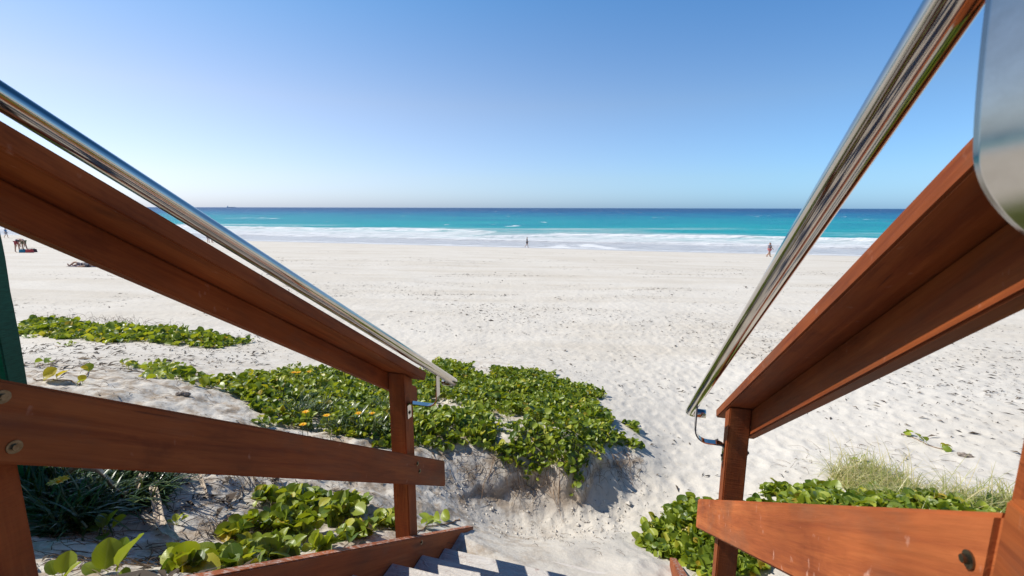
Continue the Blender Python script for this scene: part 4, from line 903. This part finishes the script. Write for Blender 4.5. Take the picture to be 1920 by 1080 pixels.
def roots():
    bm = bmesh.new()
    for i in range(34):
        px = random.uniform(890, 1190); py = np.interp(px, [890, 960, 1050, 1120, 1190], [880, 868, 880, 862, 845]) + random.uniform(-8, 10)
        b = at(px, py); a = random.uniform(-2.4, -0.4); L_ = random.uniform(0.12, 0.38); x, y = b[0], b[1]; pts = []
        for k in range(9):
            g = ground(x, y); pts.append((x, y, g + 0.006 + 0.03 * math.sin(k * 0.5 + i) ** 2)); a += random.uniform(-0.35, 0.35); x += math.cos(a) * L_ / 8; y += math.sin(a) * L_ / 8
        r = random.uniform(0.0015, 0.0038); tube(bm, pts, r, 5, False, radii=[r * (1 - 0.09 * k) for k in range(9)])
    o = frombm('hanging_roots', bm, M_vine, None, True); tag(o, 'thin brown roots hanging over the broken face of the sand bank', 'roots', None, 'stuff')
    # crumbled clods below the bank
    x, y = [], []; V = []; Q = []
    for i in range(420):
        px = random.uniform(800, 1210); py = np.interp(px, [800, 900, 1050, 1150, 1210], [930, 960, 960, 925, 880]) + random.gauss(0, 22)
        r = ray(px, py); k = -2.45 / r.z; cx, cy = r.x * k, r.y * k; g = ground(cx, cy); sz = 0.005 * math.exp(random.gauss(0, 0.55)); n0 = len(V)
        for dx, dy, dz in ((1, 0, 0), (-1, 0, 0), (0, 1, 0), (0, -1, 0), (0, 0, 1), (0, 0, -1)):
            V.append((cx + dx * sz * random.uniform(0.7, 1.4), cy + dy * sz * random.uniform(0.7, 1.4), g + sz * 0.5 + dz * sz * random.uniform(0.6, 1.1)))
        for f in ((0, 2, 4), (2, 1, 4), (1, 3, 4), (3, 0, 4), (2, 0, 5), (1, 2, 5), (3, 1, 5), (0, 3, 5)): Q.append(tuple(n0 + q for q in f))
    o = pydata('sand_clods', V, Q, simple('sand_clod', (0.58, 0.54, 0.48), 0.95, var=0.15)); tag(o, 'crumbled sand clods below the broken bank', 'sand clods', None, 'stuff')
roots()
def chunk(px, size, label, seed):
    b = at(*px); random.seed(seed); bm = bmesh.new(); bmesh.ops.create_icosphere(bm, subdivisions=4, radius=1)
    for v in bm.verts:
        p = v.co.copy(); n = 0.25 * math.sin(p.x * 5 + seed) * math.cos(p.y * 7) + 0.10 * math.sin(p.z * 19 + p.x * 13) + 0.06 * math.sin(p.y * 31)
        v.co = Vector((p.x * size * (1.6 + n), p.y * size * (0.7 + n), p.z * size * (0.5 + n)))
    o = frombm('driftwood', bm, M_drift, None, True); o.location = (b[0], b[1], ground(b[0], b[1]) + size * 0.25); o.rotation_euler = (0, 0.1, random.uniform(-1, 1)); tag(o, label, 'driftwood')
chunk((1812, 856), 0.045, 'small grey driftwood lump on the sand at far right', 3)
chunk((345, 750), 0.035, 'broken grey-brown driftwood lump on the mound above the left lower rail', 5)

# ------------------------------------------------------------------ people
def skin(name, J, E, mat, parent, sub=2, root=0):
    """J: {name: (x,y,z,rx[,ry])}, E: pairs -> continuous surface"""
    names = list(J); me = bpy.data.meshes.new(name); me.from_pydata([J[k][:3] for k in names], [(names.index(a), names.index(b)) for a, b in E], [])
    o = bpy.data.objects.new(name, me); C.objects.link(o); md = o.modifiers.new('s', 'SKIN'); md.use_smooth_shade = True
    for i, k in enumerate(names):
        v = me.skin_vertices[0].data[i]; r = J[k][3]; v.radius = (r, J[k][4] if len(J[k]) > 4 else r); v.use_root = (i == root)
    sd = o.modifiers.new('d', 'SUBSURF'); sd.levels = sub; sd.render_levels = sub
    dg = bpy.context.evaluated_depsgraph_get(); m2 = bpy.data.meshes.new_from_object(o.evaluated_get(dg)); bpy.data.objects.remove(o)
    m2.polygons.foreach_set('use_smooth', [True] * len(m2.polygons)); return link(name, m2, mat, parent)
_mc = {}
def cm(c):
    if c not in _mc: _mc[c] = simple('cloth_' + str(len(_mc)), c, 0.8, var=0.12, scale=8)
    return _mc[c]
M_skin = simple('skin', (0.42, 0.24, 0.16), 0.55, var=0.08, scale=6)
E_BODY = [('pelvis', 'waist'), ('waist', 'chest'), ('chest', 'neck'), ('neck', 'head'), ('head', 'crown'), ('chest', 'shL'), ('shL', 'elL'), ('elL', 'haL'), ('haL', 'fiL'), ('chest', 'shR'), ('shR', 'elR'), ('elR', 'haR'), ('haR', 'fiR'),
    ('pelvis', 'hipL'), ('hipL', 'knL'), ('knL', 'anL'), ('anL', 'toL'), ('pelvis', 'hipR'), ('hipR', 'knR'), ('knR', 'anR'), ('anR', 'toR')]
def person(label, px, heading, pose, shirt, bottom, hair=(0.03, 0.02, 0.015), h=1.74, skirt=False, hat=None, short=True, pos=None, group=None, sleeve=False):
    """local frame: +y is forward. heading: yaw"""
    b = at(*px) if pos is None else pos; gz = ground(b[0], b[1]); root = empty('person', (b[0], b[1], gz), heading, label, 'person', group)
    k = h / 1.74
    J = dict(pelvis=(0, 0, 0.95, 0.125, 0.10), waist=(0, 0.01, 1.10, 0.115, 0.085), chest=(0, 0.0, 1.32, 0.15, 0.10), neck=(0, 0.01, 1.48, 0.052), head=(0, 0.03, 1.60, 0.078, 0.09), crown=(0, 0.02, 1.69, 0.06, 0.07),
        shL=(-0.18, 0, 1.42, 0.05), shR=(0.18, 0, 1.42, 0.05), elL=(-0.22, -0.06, 1.14, 0.038), elR=(0.22, 0.10, 1.16, 0.038), haL=(-0.22, -0.02, 0.90, 0.026), haR=(0.22, 0.26, 0.98, 0.026), fiL=(-0.21, 0.02, 0.80, 0.02), fiR=(0.21, 0.33, 0.92, 0.02),
        hipL=(-0.09, 0, 0.90, 0.085), hipR=(0.09, 0, 0.90, 0.085), knL=(-0.09, 0.10, 0.50, 0.055), knR=(0.09, -0.05, 0.50, 0.055), anL=(-0.09, 0.16, 0.09, 0.036), anR=(0.09, -0.32, 0.14, 0.036), toL=(-0.09, 0.33, 0.035, 0.03), toR=(0.09, -0.22, 0.035, 0.03))
    if pose == 'stand':
        J.update(knL=(-0.1, 0.02, 0.5, 0.055), knR=(0.1, 0.02, 0.5, 0.055), anL=(-0.1, 0, 0.08, 0.036), anR=(0.1, 0, 0.08, 0.036), toL=(-0.1, 0.17, 0.03, 0.03), toR=(0.1, 0.17, 0.03, 0.03), elR=(0.23, 0.02, 1.14, 0.038), haR=(0.23, 0.1, 0.92, 0.026), fiR=(0.22, 0.13, 0.83, 0.02))
    if pose == 'bend':
        J.update(knL=(-0.1, 0.03, 0.5, 0.055), knR=(0.1, -0.06, 0.5, 0.055), anL=(-0.1, 0, 0.08, 0.036), anR=(0.1, -0.15, 0.08, 0.036), toL=(-0.1, 0.17, 0.03, 0.03), toR=(0.1, 0.02, 0.03, 0.03),
            waist=(0, 0.14, 1.03, 0.115, 0.09), chest=(0, 0.36, 1.08, 0.14, 0.10), neck=(0, 0.50, 1.05, 0.052), head=(0, 0.60, 0.98, 0.08, 0.09), crown=(0, 0.67, 0.93, 0.06), shL=(-0.18, 0.42, 1.06, 0.05), shR=(0.18, 0.42, 1.06, 0.05),
            elL=(-0.2, 0.45, 0.78, 0.038), elR=(0.2, 0.45, 0.78, 0.038), haL=(-0.14, 0.50, 0.54, 0.026), haR=(0.14, 0.50, 0.54, 0.026), fiL=(-0.12, 0.52, 0.45, 0.02), fiR=(0.12, 0.52, 0.45, 0.02))
    if pose == 'lie':   # lying on the back along +y
        J = {n: (v[0], v[2] - 0.9, 0.12 + v[1] * 0.3) + tuple(v[3:]) for n, v in J.items()}
        J.update(anL=(-0.1, -0.80, 0.05, 0.036), anR=(0.1, -0.80, 0.05, 0.036), toL=(-0.12, -0.86, 0.20, 0.03), toR=(0.12, -0.86, 0.20, 0.03), knL=(-0.1, -0.38, 0.14, 0.055), knR=(0.1, -0.38, 0.30, 0.055),
            haL=(-0.28, 0.0, 0.06, 0.026), fiL=(-0.28, -0.1, 0.05, 0.02), haR=(0.28, 0.0, 0.06, 0.026), fiR=(0.28, -0.1, 0.05, 0.02), elL=(-0.28, 0.24, 0.06, 0.038), elR=(0.28, 0.24, 0.06, 0.038))
    J = {n: tuple(q * k for q in v) for n, v in J.items()}
    skin('body', J, E_BODY, M_skin, root)
    def grow(names, edges, nm, col, g, over={}):
        JJ = {n: J[n][:3] + tuple(r * g for r in (J[n][3:] if len(J[n]) > 4 else (J[n][3], J[n][3]))) for n in names}; JJ.update(over)
        return skin(nm, JJ, edges, cm(col), root)
    def mid(a, b, f, g): return tuple(J[a][i] + (J[b][i] - J[a][i]) * f for i in range(3)) + ((J[a][3] * (1 - f) + J[b][3] * f) * g,) * 2
    sl = 1.0 if sleeve else 0.55
    grow(['pelvis', 'waist', 'chest', 'shL', 'shR'], [('pelvis', 'waist'), ('waist', 'chest'), ('chest', 'shL'), ('chest', 'shR'), ('shL', 'slL'), ('shR', 'slR')], 'shirt', shirt, 1.17, {'slL': mid('shL', 'elL', sl, 1.3), 'slR': mid('shR', 'elR', sl, 1.3)})
    f = 0.65 if short else 0.97
    if bottom: grow(['pelvis', 'hipL', 'hipR'], [('pelvis', 'hipL'), ('pelvis', 'hipR'), ('hipL', 'kL'), ('hipR', 'kR')], 'shorts', bottom, 1.2, {'kL': mid('hipL', 'knL' if short else 'anL', f, 1.25), 'kR': mid('hipR', 'knR' if short else 'anR', f, 1.25)})
    hv = Vector(J['head'][:3]); cv = Vector(J['crown'][:3]); dd = (cv - hv).normalized(); back = Vector((0, -0.018, 0)) if pose != 'lie' else Vector((0, 0, -0.01))
    skin('hair' if not hat else 'cap', {'a': tuple(hv + dd * 0.035 * k + back) + (0.088 * k, 0.094 * k), 'b': tuple(cv + dd * 0.01 * k + back) + (0.066 * k, 0.07 * k)}, [('a', 'b')], cm(hat or hair), root)
    return root
RT = -math.pi / 2   # facing right in the picture
person('lone person in black top and dark shorts walking right at the waterline in the middle', (988, 464.6), RT - 0.15, 'walk', (0.02, 0.02, 0.03), (0.03, 0.025, 0.035), hat=(0.12, 0.12, 0.13), sleeve=True)
p2 = at(1440, 482)
person('person in slate T-shirt and pink shorts walking right beside the right handrail', (1441, 482), RT - 0.1, 'walk', (0.14, 0.15, 0.20), (0.50, 0.16, 0.17))
person('person in black clothes walking close beside the one in slate T-shirt', (0, 0), RT, 'walk', (0.02, 0.02, 0.02), (0.45, 0.13, 0.12), pos=(p2[0] + 0.42, p2[1] + 0.5), h=1.66)
person('person in black top bending down with straight arms, left of the blue-shirted one', (34.5, 473.5), RT - 0.1, 'bend', (0.02, 0.02, 0.025), (0.30, 0.05, 0.06))
person('person in blue shirt bending over beach bags', (47, 472), -RT, 'bend', (0.04, 0.13, 0.42), (0.10, 0.10, 0.05), hair=(0.05, 0.03, 0.02))
person('person in blue top walking far off beside the green wrapped post', (12.5, 446.5), RT, 'walk', (0.05, 0.22, 0.45), (0.30, 0.30, 0.33))
pl = at(156, 500); person('sunbather lying on the sand under the left rail', (0, 0), RT - 0.1, 'lie', (0.05, 0.05, 0.07), (0.10, 0.08, 0.10), pos=(pl[0], pl[1]))
pa = at(391, 455.5); person('left one of two standing people cut off by the left handrail', (0, 0), 0.2, 'stand', (0.5, 0.5, 0.5), (0.08, 0.1, 0.2), pos=(pa[0], pa[1]), h=1.8)
pb = at(398, 455.3); person('right one of two standing people cut off by the left handrail', (0, 0), -0.3, 'stand', (0.25, 0.08, 0.08), (0.10, 0.10, 0.12), pos=(pb[0], pb[1]), h=1.72)
def bag(px, col, label, sz):
    b = at(*px); root = empty('beach_bag', (b[0], b[1], ground(b[0], b[1])), random.uniform(-0.4, 0.4), label, 'bag')
    bm = bmesh.new(); bmesh.ops.create_cube(bm, size=1)
    bmesh.ops.subdivide_edges(bm, edges=bm.edges[:], cuts=3, use_grid_fill=True)
    for v in bm.verts:
        q = 1 - 0.35 * max(0, v.co.z + 0.5); v.co = Vector((v.co.x * sz * (1.1 - 0.15 * v.co.z), v.co.y * sz * 0.5 * q, (v.co.z + 0.5) * sz * 0.7 * (1 - 0.3 * v.co.x ** 2)))
    frombm('bag_body', bm, cm(col), root, True)
    for s in (-1, 1):
        bm = bmesh.new(); tube(bm, [(-sz * 0.25, s * sz * 0.12, sz * 0.6), (-sz * 0.18, s * sz * 0.12, sz * 0.85), (sz * 0.18, s * sz * 0.12, sz * 0.85), (sz * 0.25, s * sz * 0.12, sz * 0.6)], 0.012, 6); frombm('handle', bm, cm((0.05, 0.04, 0.04)), root, True)
bag((43.5, 474), (0.02, 0.16, 0.26), 'teal beach bag at the feet of the bending pair', 0.42)
bag((56, 474), (0.45, 0.05, 0.05), 'red beach bag right of the bending pair', 0.42)
bag((63, 473), (0.06, 0.02, 0.03), 'dark beach bag, rightmost of the three bags', 0.40)
def towel():
    b = at(166, 500); V = []; Fc = []
    for i in range(13):
        for j in range(7):
            x = b[0] + (i / 12 - 0.5) * 1.9; y = b[1] + (j / 6 - 0.5) * 0.95 + 0.1; V.append((x - b[0], y - b[1], ground(x, y) - b[2] + 0.02 + 0.012 * math.sin(i * 1.7) * math.cos(j * 1.9)))
    for i in range(12):
        for j in range(6): a = i * 7 + j; Fc.append((a, a + 7, a + 8, a + 1))
    o = pydata('beach_towel', V, Fc, cm((0.13, 0.11, 0.16)), None, True); o.location = b; md = o.modifiers.new('t', 'SOLIDIFY'); md.thickness = 0.01
    tag(o, 'dark towel spread under the sunbather', 'towel')
towel()

# ship on the horizon
def ship():
    r = ray(433, 388.5); d = 11000; b = Vector((r.x / math.hypot(r.x, r.y) * d, r.y / math.hypot(r.x, r.y) * d, SEA)); root = empty('cargo_ship', b, 0.6, 'tiny pale ship far away on the horizon above the left handrail', 'ship')
    bm = bmesh.new(); prev = None
    for x, w, t in ((-75, 8, 10), (-60, 12, 10), (50, 12, 10), (78, 2, 14)):
        ring = [bm.verts.new(p) for p in ((x, -w * 0.7, -1), (x, w * 0.7, -1), (x, w, t), (x, -w, t))]
        if prev:
            for k in range(4): bm.faces.new((prev[k], prev[(k + 1) % 4], ring[(k + 1) % 4], ring[k]))
        else: bm.faces.new(ring)
        prev = ring
    bm.faces.new(prev); frombm('hull', bm, cm((0.62, 0.66, 0.72)), root)
    for x, l, z0, h, w, nm in ((-55, 16, 10, 16, 16, 'superstructure'), (-53, 10, 26, 6, 12, 'bridge'), (-50, 2, 32, 8, 2, 'mast'), (20, 2, 10, 16, 2, 'mast')):
        bm = bmesh.new(); bmesh.ops.create_cube(bm, size=1, matrix=Matrix.Translation((x, 0, z0 + h / 2)) @ Matrix.Diagonal((l, w, h, 1)))
        frombm(nm, bm, cm((0.75, 0.77, 0.8)), root)
ship()
